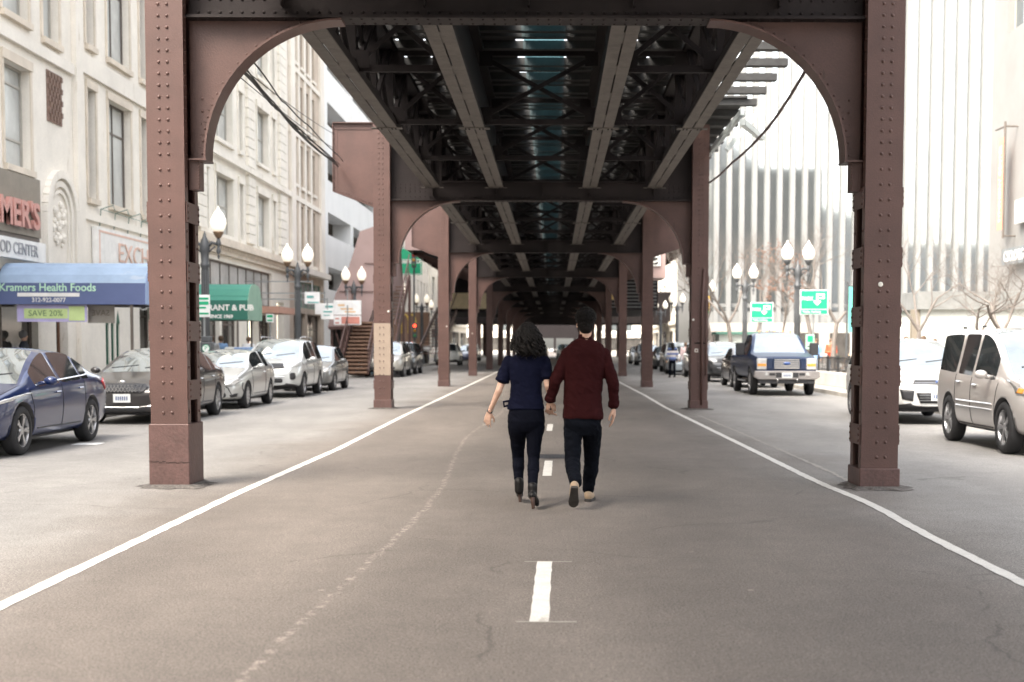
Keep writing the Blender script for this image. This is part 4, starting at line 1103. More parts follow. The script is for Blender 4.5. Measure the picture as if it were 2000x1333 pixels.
def sedan(kind, name, label, pnt, L=4.85, W=1.83, H=1.46, wb=(.95, 3.75), detail=True, wr=.335, group='parked cars', screen=None, roofy=None, clad=False, stylew='twin', spokes=7, wr_top=1.12, suv=False, cat='car', coupe=False, boxy=False):
    """front bumper at y = 0, nose towards -Y (the camera)"""
    if suv:
        top = [(0, .72), (.06, .92), (.5, 1.04), (1.05, 1.12), (1.9, 1.60 * H / 1.68), (2.3, H - .01), (3.0, H), (L - .9, H - .02), (L - .45, H - .08), (L - .16, 1.12), (L - .03, .98), (L, .8)]
        belt = [(0, .7), (.5, .94), (1.2, 1.02), (L - .4, 1.12), (L, .95)]
        glass = (1.05, 2.3, L - .45, L - .14); side = (1.42, L - .5); pil = ((2.42, 2.52), (L - 1.55, L - 1.42))
        ys = [0, .04, .18, .5, .8, 1.05, 1.42, 1.9, 2.3, 2.42, 2.52, 3.0, L - 1.55, L - 1.42, L - .9, L - .5, L - .45, L - .16, L - .03, L]
        zb = [(0, .34), (.5, .26), (L - .5, .26), (L, .38)]; fl = .24
        if boxy:
            top = top[:7] + [(L - .6, H - .01), (L - .28, H - .05), (L - .10, 1.22), (L - .03, 1.02), (L, .8)]; belt[-2] = (L - .3, 1.14)
            glass = (1.05, 2.3, L - .28, L - .10); side = (1.42, L - .34); ys = [y_ for y_ in ys if y_ not in (L - .9, L - .5, L - .45, L - .16)] + [L - .6, L - .34, L - .28, L - .10]
    else:
        rs = 1.75 if not coupe else 1.7
        top = [(0, .62), (.06, .70), (.4, .82), (1.15, .98), (1.9, 1.33), (2.3, H - .01), (2.9, H), (3.35, H - .04), (L - 1.05, 1.18), (L - .78, 1.06), (L - .1, 1.03), (L - .03, .95), (L, .8)]
        belt = [(0, .6), (.4, .76), (1.2, .91), (L - .8, 1.0), (L, .92)]
        glass = (1.15, 2.3, 3.35, L - .78); side = (1.5, L - 1.15); pil = ((2.42, 2.53), (3.36, 3.42))
        if coupe: pil = ((2.75, 2.86),)
        ys = [0, .04, .16, .4, .8, 1.15, 1.5, 1.9, 2.3, 2.42, 2.53, 2.9, 3.35, 3.42, L - 1.15, L - .78, L - .4, L - .1, L - .03, L]
        if coupe: ys = [0, .04, .16, .4, .8, 1.15, 1.5, 1.9, 2.3, 2.75, 2.86, 3.1, 3.35, L - 1.15, L - .78, L - .4, L - .1, L - .03, L]
        zb = [(0, .24), (.5, .19), (L - .5, .2), (L, .32)]; fl = .17
    plan = [(0, .70), (.04, .80), (.16, .90), (.5, .965), (1.1, .99), (2.2, 1), (L - 1.2, .99), (L - .4, .95), (L - .1, .88), (L - .03, .82), (L, .72)]
    sp = dict(L=L, W=W, H=H, ys=ys, top=top, belt=belt, plan=plan, zb=zb, wr=wr_top, glass=glass, side=side, pillars=pil, wheels=wb, wr_=wr, paint=pnt, floor=fl, clad=clad, spokes=spokes, style=stylew)
    if screen: sp['screen'] = screen
    me = car_mesh(sp)
    e = empty(name, (0, 0, 0), label=label, cat=cat, group=group)
    bvh = split_by_mat(me, {0: 'body', 1: 'windscreen', 2: 'side_window', 3: 'rear_window'}, e)
    finish_car(e, me, bvh, sp)
    for yy in ((2.47, glass[2] + .1 if not suv else L - 1.48) if not coupe else (2.8,)):
        seam(bvh, [(yy - .05, .32), (yy, .6), (yy - .0, interp(belt, yy) - .02)], 'R', e, 'door_gap')
        seam(bvh, [(yy - .30, interp(belt, yy) - .13), (yy - .12, interp(belt, yy) - .13)], 'R', e, 'door_handle', CHROME if suv else pnt, .014, .016, n=3)
    seam(bvh, [(1.25, interp(belt, 1.25) - .03), (1.35, .62), (1.32, .3)], 'R', e, 'door_gap')
    seam(bvh, [(1.5, .34), (L - 1.4, .34)], 'R', e, 'sill_line', TRIM, .012)
    seam(bvh, [(W * .40, .3), (W * .44, 1.1)], 'T', e, 'bonnet_gap', w_=.004)
    for xw in (.05, -.62): seam(bvh, [(xw, interp(top, glass[0] + .12) + .015), (xw + .52, interp(top, glass[0] + .2) + .03)], 'F', e, 'wiper', TRIM, .008, .012, mirror=False)
    mirrors(e, 1.62 if not suv else 1.55, interp(belt, 1.6) + .07, W / 2, pnt)
    return e, bvh, sp
def rounded(x0, x1, z0, z1, r=.03, n=3):
    pts = []
    for cx, cz, a0 in ((x1 - r, z1 - r, 0), (x0 + r, z1 - r, 90), (x0 + r, z0 + r, 180), (x1 - r, z0 + r, 270)):
        for i in range(n + 1): a = R(a0 + 90 * i / n); pts.append((cx + r * math.cos(a), cz + r * math.sin(a)))
    return pts
def plate(e, y, z, w_=.32, hh=.16):
    o = empty('number_plate', (0, y, z), parent=e) if False else None
    s = MB(); s.box(-w_ / 2, w_ / 2, y - .012, y, z - hh / 2, z + hh / 2); p = s.build('number_plate', PLATE, e)
    s = MB()
    for i in range(6): s.box(-.115 + i * .04, -.09 + i * .04, y - .015, y - .0125, z - .04, z + .035)
    s.build('plate_digits', mat('dark blue grey', (.10, .14, .25), .5), p)
def put(e, X, Y, rz=0):
    e.location = (X, Y, 0); e.rotation_euler = (0, 0, rz)
# blue sedan (nearest left)
BLUE = paint('deep blue pearl paint', (.005, .018, .085), .2)
e, bv, sp = sedan('s', 'parked_car', 'glossy deep blue sedan parked nearest at the left edge', BLUE, L=4.85, W=1.83, H=1.46, wb=(.98, 3.78), wr=.335, spokes=5)
patch(bv, [(.50, .70), (.84, .78), (.90, .86), (.86, .74), (.70, .62), (.52, .60)], 'F', e, 'headlight', LENS, mirror=True)
patch(bv, [(.93, .72), (1.0, .60), (.7, .55), (.45, .68)][:0] or rounded(.40, .75, .46, .60, .05), 'F', e, 'grille', TRIM) if False else patch(bv, rounded(-.48, .48, .28, .52, .06), 'F', e, 'grille', TRIM)
patch(bv, [(4.35, .92), (4.72, .98), (4.80, .86), (4.55, .78)], 'R', e, 'tail_light', REDLENS, mirror=True)
seam(bv, [(1.5, .93), (2.4, .985), (3.5, 1.03), (3.75, 1.05)], 'R', e, 'window_trim', CHROME, .012, .004)
plate(e, -.02, .5)
put(e, -8.08, 17.75)
# black sedan behind it
BLK2 = paint('black paint', (.015, .015, .017), .2)
e, bv, sp = sedan('s', 'parked_car', 'dark sedan with mesh grille parked behind the blue sedan, half hidden by the left column', paint('graphite paint', (.05, .046, .045), .4), L=4.85, W=1.83, H=1.45, wb=(.95, 3.75), spokes=7)
patch(bv, [(-.46, .70), (-.36, .765), (.36, .765), (.46, .70), (.38, .60), (-.38, .60)], 'F', e, 'grille', TRIM, .012)
s = MB()
for i in range(12):
    for sg in (1, -1): s.bar((-.40 + i * .066, -.045, .61), (-.40 + i * .066 + sg * .08, -.045, .75), .004, .008)
s.build('grille_mesh', CHROME, e)
patch(bv, [(.46, .66), (.56, .75), (.86, .82), (.82, .70), (.62, .63)], 'F', e, 'headlight', LENS, .01, mirror=True)
patch(bv, rounded(-.6, .6, .24, .34, .04), 'F', e, 'lower_intake', TRIM)
s = MB(); s.ball((0, -.04, .80), 1, n=14, sc=(.075, .02, .038)); s.build('badge', CHROME, e, smooth=True)
seam(bv, [(-.86, .40), (-.3, .33), (.3, .33), (.86, .40)], 'F', e, 'bumper_trim', CHROME, .008, .01, mirror=False)
plate(e, -.04, .50)
put(e, -8.08, 25.9)
# silver coupe with torn front corner
SILV = paint('silver paint', (.52, .53, .52), .45)
e, bv, sp = sedan('s', 'parked_car', 'small silver coupe with a damaged front bumper, parked in front of the large silver SUV', SILV, L=4.45, W=1.72, H=1.40, wb=(.85, 3.48), wr=.31, coupe=True, spokes=10, stylew='single')
patch(bv, [(.42, .58), (.50, .70), (.72, .74), (.80, .66), (.68, .56), (.5, .545)], 'F', e, 'headlight', LENS, .01, mirror=True)
patch(bv, rounded(-.34, .34, .615, .665, .02), 'F', e, 'grille', TRIM, .01)
patch(bv, rounded(-.5, .5, .28, .40, .05), 'F', e, 'lower_intake', TRIM, .008)
patch(bv, [(.58, .34), (.74, .38), (.72, .30), (.6, .28)], 'F', e, 'fog_light', TRIM, .012, mirror=True)
seam(bv, [(.86 - .5, .62), (.55, .50), (.62, .36)], 'F', e, 'bumper_crack', TRIM, .012, mirror=False)
seam(bv, [(.42, .62), (.36, .5), (.46, .42)], 'R', e, 'bumper_crack', TRIM, .014, mirror=False)
put(e, -8.10, 32.05)
# pale SUV
e, bv, sp = sedan('s', 'parked_suv', 'pale silver SUV with black lower trim, largest of the left parked row', paint('pale silver paint', (.60, .62, .62), .3), L=4.68, W=1.88, H=1.70, wb=(.93, 3.63), wr=.355, suv=True, clad=True, spokes=5, wr_top=1.25, cat='suv')
patch(bv, [(-.50, .86), (-.42, .98), (.42, .98), (.50, .86), (.40, .83), (-.40, .83)], 'F', e, 'grille', TRIM, .012)
patch(bv, [(.48, .86), (.54, .97), (.86, 1.03), (.90, .93), (.66, .85)], 'F', e, 'headlight', LENS, .01, mirror=True)
patch(bv, rounded(.66, .80, .52, .72, .05), 'F', e, 'fog_light', TRIM, .012, mirror=True)
patch(bv, rounded(-.46, .46, .44, .56, .05), 'F', e, 'lower_intake', TRIM, .01)
seam(bv, [(-.5, .60), (.5, .60)], 'F', e, 'bumper_trim', CHROME, .01, .012, mirror=False)
s = MB()
for sx in (-1, 1): s.tube([(sx * .58, 2.1, 1.70), (sx * .6, 2.3, 1.745), (sx * .6, 3.8, 1.74), (sx * .58, 4.0, 1.69)], .016, 6)
s.build('roof_rail', CHROME, e, smooth=True)
put(e, -8.14, 39.2)
SUVP = e
# grey hatchback
e, bv, sp = sedan('s', 'parked_car', 'grey hatchback parked behind the pale SUV by the station stair', paint('mid grey paint', (.16, .165, .165), .4), L=4.45, W=1.75, H=1.50, wb=(.9, 3.6), wr=.315, coupe=False, spokes=7)
patch(bv, [(.52, .70), (.84, .80), (.86, .70), (.66, .60)], 'F', e, 'headlight', LENS, .01, mirror=True)
put(e, -8.1, 45.0)
HATCH = e
# silver minivan beyond the second column
e, bv, sp = sedan('s', 'parked_minivan', 'champagne silver minivan parked just beyond the second left column', paint('champagne silver paint', (.42, .41, .37), .4), L=5.1, W=1.93, H=1.74, wb=(1.0, 4.0), wr=.34, suv=True, spokes=7, wr_top=1.3, cat='minivan')
patch(bv, [(-.40, .80), (-.34, .90), (.34, .90), (.40, .80)], 'F', e, 'grille', TRIM, .012)
patch(bv, [(.46, .80), (.52, .92), (.88, .98), (.88, .84), (.66, .78)], 'F', e, 'headlight', LENS, .01, mirror=True)
patch(bv, rounded(-.6, .6, .38, .5, .05), 'F', e, 'lower_intake', TRIM, .01)
plate(e, -.03, .60)
put(e, -8.05, 65.0); MV = e
def clone(src, X, Y, label, repaint=None, rz=0, group='parked cars'):
    c = copy_tree(src, None, (X, Y, 0), rz, label, group)
    if repaint:
        for ch in c.children_recursive:
            if ch.type == 'MESH' and ch.name.split('.')[0] in ('body', 'side_mirror'):
                me = ch.data.copy(); ch.data = me; me.materials[0] = repaint
    return c
DARKP = paint('near black paint', (.03, .032, .035), .3); WHP = paint('white paint', (.68, .68, .66), .05)
clone(SUVP, -8.05, 71.5, 'dark SUV parked behind the champagne minivan', DARKP)
wv = clone(SUVP, -8.0, 104, 'white SUV seen from behind between the third and fourth left columns', WHP, math.pi)
wv.location = (-8.0, 108.5, 0)
clone(HATCH, -8.1, 124, 'far dark blue car in the left row, seen right of the fourth column', paint('navy paint', (.02, .03, .08), .3))
clone(SUVP, -8.1, 133, 'farthest white SUV of the left parked row', WHP)
# ---- right row (nose towards the camera)
GOLD = paint('pale champagne paint', (.60, .565, .54), .3)
e, bv, sp = sedan('s', 'parked_suv', 'boxy pale champagne SUV nearest the camera at the right edge', GOLD, L=4.78, W=1.95, H=1.80, wb=(.98, 3.68), wr=.37, suv=True, spokes=5, wr_top=1.50, cat='suv', boxy=True)
patch(bv, [(.60, .84), (.62, 1.02), (.90, 1.04), (.92, .86)], 'F', e, 'headlight', LENS, .01, mirror=True)
patch(bv, [(.30 - .05, .84), (.22, 1.02), (.5, 1.03), (.52, .86)], 'R', e, 'headlight', LENS, .01, mirror=True)
patch(bv, [(.36, .86), (.34, .93), (.48, .94), (.5, .87)], 'R', e, 'indicator', AMBER, .02, mirror=True)
patch(bv, rounded(-.5, .5, .84, 1.0, .03), 'F', e, 'grille', TRIM, .01)
for zz in (.60, .68): seam(bv, [(1.45, zz), (3.2, zz)], 'R', e, 'side_moulding', GOLD, .014, .004)
s = MB()
for sx in (-1, 1): s.box(sx * .62 - .02, sx * .62 + .02, 2.9, 2.98, 1.80, 1.83); s.box(sx * .62 - .02, sx * .62 + .02, 3.9, 3.98, 1.79, 1.82)
s.build('roof_mounts', TRIM, e)
put(e, 7.27, 18.45); PILOT = e
e, bv, sp = sedan('s', 'parked_suv', 'white SUV with slim chrome grille parked behind the champagne SUV, partly behind the right column', WHP, L=4.75, W=1.84, H=1.68, wb=(.92, 3.72), wr=.35, suv=True, clad=True, spokes=10, wr_top=1.22, cat='suv', stylew='single')
patch(bv, [(-.50, .80), (-.46, .87), (.46, .87), (.50, .80), (.4, .79), (-.4, .79)], 'F', e, 'upper_grille', TRIM, .012)
for zz in (.805, .865): seam(bv, [(-.46, zz), (.46, zz)], 'F', e, 'grille_bar', CHROME, .008, .018, mirror=False)
s = MB(); s.ball((0, -.06, .835), 1, n=14, sc=(.095, .02, .04)); s.build('badge', mat('blue oval', (.05, .10, .28), .3), e, smooth=True)
patch(bv, [(-.36, .42), (-.44, .62), (.44, .62), (.36, .42)], 'F', e, 'lower_grille', TRIM, .012)
patch(bv, [(.50, .46), (.48, .66), (.74, .68), (.70, .50)], 'F', e, 'side_intake', TRIM, .012, mirror=True)
for i in range(3):
    seam(bv, [(-.38, .47 + i * .05), (.38, .47 + i * .05)], 'F', e, 'grille_slat', MATS['mid grey paint'], .007, .02, mirror=False)
patch(bv, [(.52, .80), (.56, .88), (.86, .98), (.84, .84)], 'F', e, 'headlight', LENS, .01, mirror=True)
plate(e, -.03, .55)
put(e, 7.38, 26.45)
# pickup truck
NAVY = mat('navy paint bright', (.008, .022, .062), .35, .1, .05, 1, coat=.25)
tk_ = empty('parked_pickup', (0, 0, 0), label='navy blue pickup truck with big bar grille and grey bumper', cat='pickup truck', group='parked cars')
L_, W_ = 5.8, 1.0
sp = dict(L=5.8, W=2.0, H=1.98, ys=[0, .05, .2, .6, 1.0, 1.35, 1.7, 2.0, 2.25, 2.4, 2.85, 2.95, 3.35, 3.55, 3.62, 3.75, 4.4, 5.2, 5.7, 5.8],
    top=[(0, 1.12), (.05, 1.20), (.6, 1.27), (1.35, 1.32), (2.0, 1.88), (2.25, 1.96), (2.8, 1.98), (3.4, 1.95), (3.62, 1.55), (3.75, 1.24), (5.8, 1.24)],
    belt=[(0, 1.08), (1.35, 1.25), (3.75, 1.22), (5.8, 1.20)], plan=[(0, .90), (.05, .94), (.2, .97), (.6, .985), (5.2, 1), (5.7, .98), (5.8, .95)],
    zb=[(0, .62), (.6, .50), (5.2, .5), (5.8, .58)], wr=1.36, glass=(1.35, 2.25, 3.45, 3.75), side=(1.6, 3.4), pillars=((2.4, 2.5), (2.85, 2.95)), wheels=(1.0, 4.6), wr_=.42, paint=NAVY, floor=.45)
me = car_mesh(sp); bv = split_by_mat(me, {0: 'body', 1: 'windscreen', 2: 'side_window', 3: 'rear_window'}, tk_)
finish_car(tk_, me, bv, sp)
s = MB(); s.box(-.42, .42, -.055, -.01, .80, 1.16); s.build('grille_surround', NAVY, tk_, bevel=.02)
s = MB()
for i in range(5): s.box(-.38, .38, -.075, -.056, .835 + i * .062, .865 + i * .062)
s.build('grille_bars', CHROME, tk_)
s = MB(); s.ball((0, -.09, .99), 1, n=14, sc=(.11, .02, .045)); s.build('badge', mat('blue oval', (.05, .10, .28), .3), tk_, smooth=True)
for sx in (-1, 1):
    s = MB(); a, b = sorted((sx * .60, sx * .90)); s.box(a, b, -.03, .06, .80, 1.14); h = s.build('headlight', LENS, tk_, bevel=.02)
    s = MB(); s.box(a + .02, b - .02, -.037, -.031, .90, .98); s.build('indicator', AMBER, h)
    s = MB(); a, b = sorted((sx * .44, sx * .59)); s.box(a, b, -.03, .02, .84, 1.14); s.build('side_grille', NAVY, tk_)
    s = MB(); s.lathe([(.055, 0), (.05, .02), (0, .025)], (sx * .62, -.155, .66), (0, -1, 0), 14); s.build('fog_light', LENS, tk_)
    s = MB(); a, b = sorted((sx * .36, sx * .54)); s.box(a, b, -.158, -.151, .62, .70); s.build('bumper_opening', TRIM, tk_)
    s = MB(); s.tube([(sx * .30, -.10, .55), (sx * .30, -.2, .5), (sx * .30, -.16, .43)], .02, 6); s.build('tow_hook', CHROME, tk_, smooth=True)
    s = MB(); a, b = sorted((sx * 1.03, sx * 1.30)); s.box(a, b, 1.75, 1.90, 1.22, 1.62); s.bar((sx * .95, 1.85, 1.3), (sx * 1.1, 1.82, 1.35), .04, .04); s.bar((sx * .95, 1.85, 1.5), (sx * 1.1, 1.82, 1.5), .04, .04); s.build('side_mirror', TRIM, tk_, bevel=.03)
    s = MB(); a, b = sorted((sx * .82, sx * 1.0)); s.box(a, b, 1.7, 3.6, .40, .45); s.build('side_step', CHROME, tk_)
s = MB(); s.prism([(-1.0, .58), (-.97, .76), (.97, .76), (1.0, .58), (.86, .50), (-.86, .50)], 1, -.15, .05); s.build('bumper', mat('grey metal bumper', (.30, .28, .27), .4, .5), tk_, bevel=.02)
s = MB(); s.box(-.85, .85, -.09, .1, .38, .495); s.build('air_dam', TRIM, tk_)
s = MB(); s.box(-.34, .34, -.156, -.151, .56, .71); s.build('plate_recess', TRIM, tk_); plate(tk_, -.158, .63)
s = MB()
for x in (-.5, -.25, 0, .25, .5): s.ball((x, 2.32, 1.975), .035, n=8, sc=(1.3, 1, .7))
s.build('roof_marker', AMBER, tk_)
s = MB(); s.box(-.14, .14, 2.35, 2.6, 1.97, 2.03); s.build('roof_vent', WHP, tk_, bevel=.01)
s = MB(); s.box(-.8, .8, 3.9, 5.7, 1.245, 1.25); s.build('bed_floor', TRIM, tk_)
put(tk_, 7.05, 41.9)
# further right row
c1 = clone(HATCH, 7.35, 49.9, 'dark grey brown sedan parked directly behind the pickup truck', paint('grey brown paint', (.11, .095, .085), .4))
c2 = clone(SUVP, 7.3, 57.5, 'black SUV beside the second right column, third behind the pickup', DARKP)
c3 = clone(SUVP, 7.3, 64.3, 'white SUV roof showing behind the black SUV right of the second column', WHP)
c4 = clone(HATCH, 6.9, 71.5, 'pale blue grey car beside the woman in the striped sweater', paint('pale blue grey paint', (.36, .42, .46), .3))
c5 = clone(MV, 7.3, 79, 'white minivan behind the pale blue grey car', WHP)
c6 = clone(HATCH, 7.3, 88, 'dark sedan right of the third right column', DARKP)
c7 = clone(HATCH, 7.3, 97, 'red brown sedan in the far right row', paint('maroon paint', (.14, .03, .025), .3))
c8 = clone(SUVP, 7.3, 106, 'distant silver SUV in the far right row', MATS['pale silver paint'])
c9 = clone(HATCH, 7.3, 116, 'distant white sedan left of the third right column', WHP)
c10 = clone(SUVP, 1.2, 150, 'far grey white vehicle driving between the columns ahead of the couple', MATS['pale silver paint'], group='moving cars')
c11 = clone(MV, -1.6, 165, 'distant dark van driving ahead of the couple', DARKP, math.pi, group='moving cars')
# ---------------------------------------------------------------- street lamps
LAMPM = mat('dark painted lamp iron', (.075, .08, .085), .5, .2, .15, 6)
GLOBE = mat('milky globe glass', (.80, .77, .70), .25, 0, .03, 3, emit=((1, .9, .74), .12))
CUP = mat('bronze lamp cup', (.20, .13, .08), .45, .4)
def lamp(X, Y, label, h=5.25):
    t = empty('street_lamp', (X, Y, .13), label=label, cat='street lamp', group='twin globe street lamps')
    s = MB(); zt = h - .13 - 1.05
    s.lathe([(.26, 0), (.26, .08), (.21, .12), (.2, .5), (.15, .62), (.13, .9), (.115, 1.0), (.10, zt - .55), (.13, zt - .5), (.13, zt - .44), (.10, zt - .4), (.12, zt - .1), (.15, zt), (.12, zt + .15), (.09, zt + .25), (.05, zt + .33), (.04, zt + .4), (0, zt + .5)], n=14)
    for i in range(10):
        a = 2 * math.pi * i / 10; s.tube([(.108 * math.cos(a), .108 * math.sin(a), 1.0), (.098 * math.cos(a), .098 * math.sin(a), zt - .6)], .012, 4)
    s.build('pole', LAMPM, t, smooth=True)
    s = MB()
    for sg in (-1, 1):
        s.tube([(sg * .08, 0, zt + .05), (sg * .2, 0, zt + .17), (sg * .34, 0, zt + .12), (sg * .39, 0, zt + .16)], [.06, .045, .04, .05], 7)
        s.tube([(sg * .1, 0, zt - .12), (sg * .2, 0, zt - .02), (sg * .3, 0, zt + .06)], .022, 6)
        s.lathe([(.0, -.48), (.02, -.42), (.035, -.38), (.02, -.33), (.07, -.24), (.05, -.16), (.03, -.12), (.06, -.05), (.075, .0), (.05, .06), (.04, .12), (.0, .13)], (sg * .39, 0, zt + .16), n=10)
    s.build('arm', LAMPM, t, smooth=True)
    for sg in (-1, 1):
        s = MB(); s.lathe([(.05, .12), (.08, .16), (.145, .27), (.15, .31), (.0, .312)], (sg * .39, 0, zt + .16), n=14); c = s.build('lamp_cup', CUP if X < 0 else LAMPM, t, smooth=True)
        s = MB(); s.lathe([(.0, .313), (.13, .315), (.19, .42), (.225, .54), (.21, .66), (.14, .80), (.07, .89), (.04, .93), (.035, .97), (.0, 1.03)], (sg * .39, 0, zt + .16), n=18); s.build('globe', GLOBE, t, smooth=True)
    return t
places = ['beside the green pub canopy', 'between the silver cars and terracotta building', 'in front of the station stair', 'just right of the second left column', 'before the far crossing signs', 'farthest of the left row']
for i, (px, Y) in enumerate(((403, 39), (583, 53), (692, 68), (779, 86.5), (824, 103), (852, 117))):
    lamp((px - 1081) / 2700 * Y, Y, 'twin globe street lamp ' + places[i])
places = ['behind the pickup truck, tallest on the right', 'left of the smaller park sign', 'hidden mostly by the second right column', 'between the second and third right columns, nearer one', 'between the second and third right columns, farther one']
for i, (px, Y) in enumerate(((1555, 51), (1453, 65), (1376, 81), (1321, 101), (1289, 117))):
    lamp((px - 1081) / 2700 * Y, Y, 'twin globe street lamp ' + places[i])
# ---------------------------------------------------------------- canopies and their banners
def canopy(name, label, Y, dpt, x0, x1, z0, zv, zm, zt, top, val, end):
    e = empty(name, ((x0 + x1) / 2, Y, z0), label=label, cat='canopy')
    prof = [(0, zv), (.10, zm), (.28, zm + (zt - zm) * .55), (.55, zt - .04), (dpt / 2, zt), (dpt - .55, zt - .04), (dpt - .28, zm + (zt - zm) * .55), (dpt - .1, zm), (dpt, zv)]
    s = MB()
    for (a, b) in zip(prof[:-1], prof[1:]): s.sheet([(x0, Y + a[0], a[1]), (x1, Y + a[0], a[1]), (x1, Y + b[0], b[1]), (x0, Y + b[0], b[1])])
    o = s.build('canvas_top', top, e); m_ = o.modifiers.new('s', 'SOLIDIFY'); m_.thickness = .01; m_.offset = -1
    s = MB(); s.box(x0, x1, Y - .006, Y + .006, z0, zv - .001); s.build('valance', val, e); s = MB(); s.box(x0, x1, Y + dpt - .006, Y + dpt + .006, z0, zv - .001); s.build('valance', val, e)
    s = MB(); s.prism([(Y - .004, z0)] + [(Y + a, b) for a, b in prof] + [(Y + dpt + .004, z0)], 0, x1 + .002, x1 + .014); s.build('end_panel', end, e)
    s = MB()
    for yy in (Y + .05, Y + dpt - .05): s.bar((x1 - .35, yy, .13), (x1 - .35, yy, zv), .06, .06); s.bar((x0, yy, z0 + .03), (x1, yy, z0 + .03), .04, .04)
    for i in range(5): xx = x0 + (x1 - x0) * (i + .5) / 5; s.bar((xx, Y + .05, z0 + .03), (xx, Y + dpt - .05, z0 + .03), .03, .03)
    s.build('frame_posts', FRAME, e)
    return e
CB1 = mat('sky blue canvas', (.27, .36, .48), .75, 0, .14, 1.5, .3, 120, wear=[((.36, .42, .50), (.3, 1, 1), .58, 2)]); CB2 = mat('blue canvas valance', (.095, .125, .25), .75, 0, .06, 2, .3, 120); CB3 = mat('pale blue canvas end', (.30, .40, .60), .75, 0, .05, 2)
XK0, XK1 = -13.42, -9.86
e = canopy('shop_canopy', 'blue canvas canopy lettered for the health food shop, reaching over the left pavement', 33.5, 2.6, XK0, XK1, 2.47, 2.98, 3.18, 3.53, CB1, CB2, CB3)
LG = mat('pale green lettering', (.45, .70, .52), .6)
def px2x(px, Y): return (px - 1081) / 2700 * Y
FT = (R(90), 0, 0)
text_obj('Kramers Health Foods', .265, LG, e, (px2x(96, 33.48), 33.485, 2.87), FT, 'canopy_letters', .003, bold=.004, sx=.96)
s = MB(); s.box(px2x(37, 33.48), px2x(158, 33.48), 33.484, 33.492, 2.655, 2.745); s.build('white_strip', WH, e, bevel=.003)
text_obj('312-922-0077', .15, WH, e, (px2x(98, 33.48), 33.485, 2.57), FT, 'phone_digits', .003, bold=.002, sx=.97)
text_obj('Kramers', .30, LG, e, (XK1 + .02, 34.5, 2.86), (R(90), 0, R(90)), 'end_letters', .003)
text_obj('Health', .26, LG, e, (XK1 + .02, 34.5, 2.62), (R(90), 0, R(90)), 'end_letters', .003)
finish(e)
b_ = empty('sale_banner', (px2x(105, 33.6), 33.6, 2.3), label='purple and yellow green sale banner hanging under the blue canopy', cat='banner')
s = MB(); s.box(px2x(36, 33.6), px2x(172, 33.6), 33.6, 33.62, 2.05, 2.46); s.build('banner_sheet', mat('lavender banner', (.42, .38, .60), .7), b_)
s = MB(); s.box(px2x(50, 33.6), px2x(135, 33.6), 33.59, 33.598, 2.13, 2.37); s.box(px2x(137, 33.6), px2x(168, 33.6), 33.59, 33.598, 2.08, 2.43); s.build('green_field', mat('yellow green field', (.50, .62, .28), .7), b_)
text_obj('SAVE 20%', .20, mat('dark green letters', (.12, .20, .10), .6), b_, (px2x(92, 33.6), 33.585, 2.25), FT, 'banner_letters', .003)
finish(b_)
b_ = empty('sale_banner', (px2x(198, 34), 34, 2.3), label='brownish sale banner seen from its back under the blue canopy', cat='banner')
s = MB(); s.box(px2x(174, 34), px2x(226, 34), 34, 34.02, 2.03, 2.46); s.build('banner_sheet', mat('brown grey banner', (.36, .33, .29), .7), b_)
o = text_obj('SAVE', .20, mat('brown letters', (.20, .17, .14), .6), b_, (px2x(199, 34), 33.992, 2.27), FT, 'banner_letters', .003, sx=-1)
finish(b_)
CG1 = mat('green canvas', (.045, .21, .155), .75, 0, .06, 2, .3, 120); CG2 = mat('dark green valance', (.022, .13, .095), .75, 0, .06, 2); CG3 = mat('faded green end', (.26, .42, .32), .75)
e = canopy('pub_canopy', 'green canvas canopy lettered restaurant and pub over the left pavement', 46, 2.2, -13.42, -10.15, 2.33, 2.98, 3.12, 3.55, CG1, CG2, CG3)
text_obj('EXCHEQUER RESTAURANT & PUB', .265, WH, e, (px2x(376, 45.98), 45.985, 2.73), FT, 'canopy_letters', .003, bold=.007, sx=1.02)
text_obj('SINCE 1969', .16, WH, e, (px2x(433, 45.98), 45.985, 2.44), FT, 'canopy_letters', .003, bold=.006, sx=1.0)
finish(e)
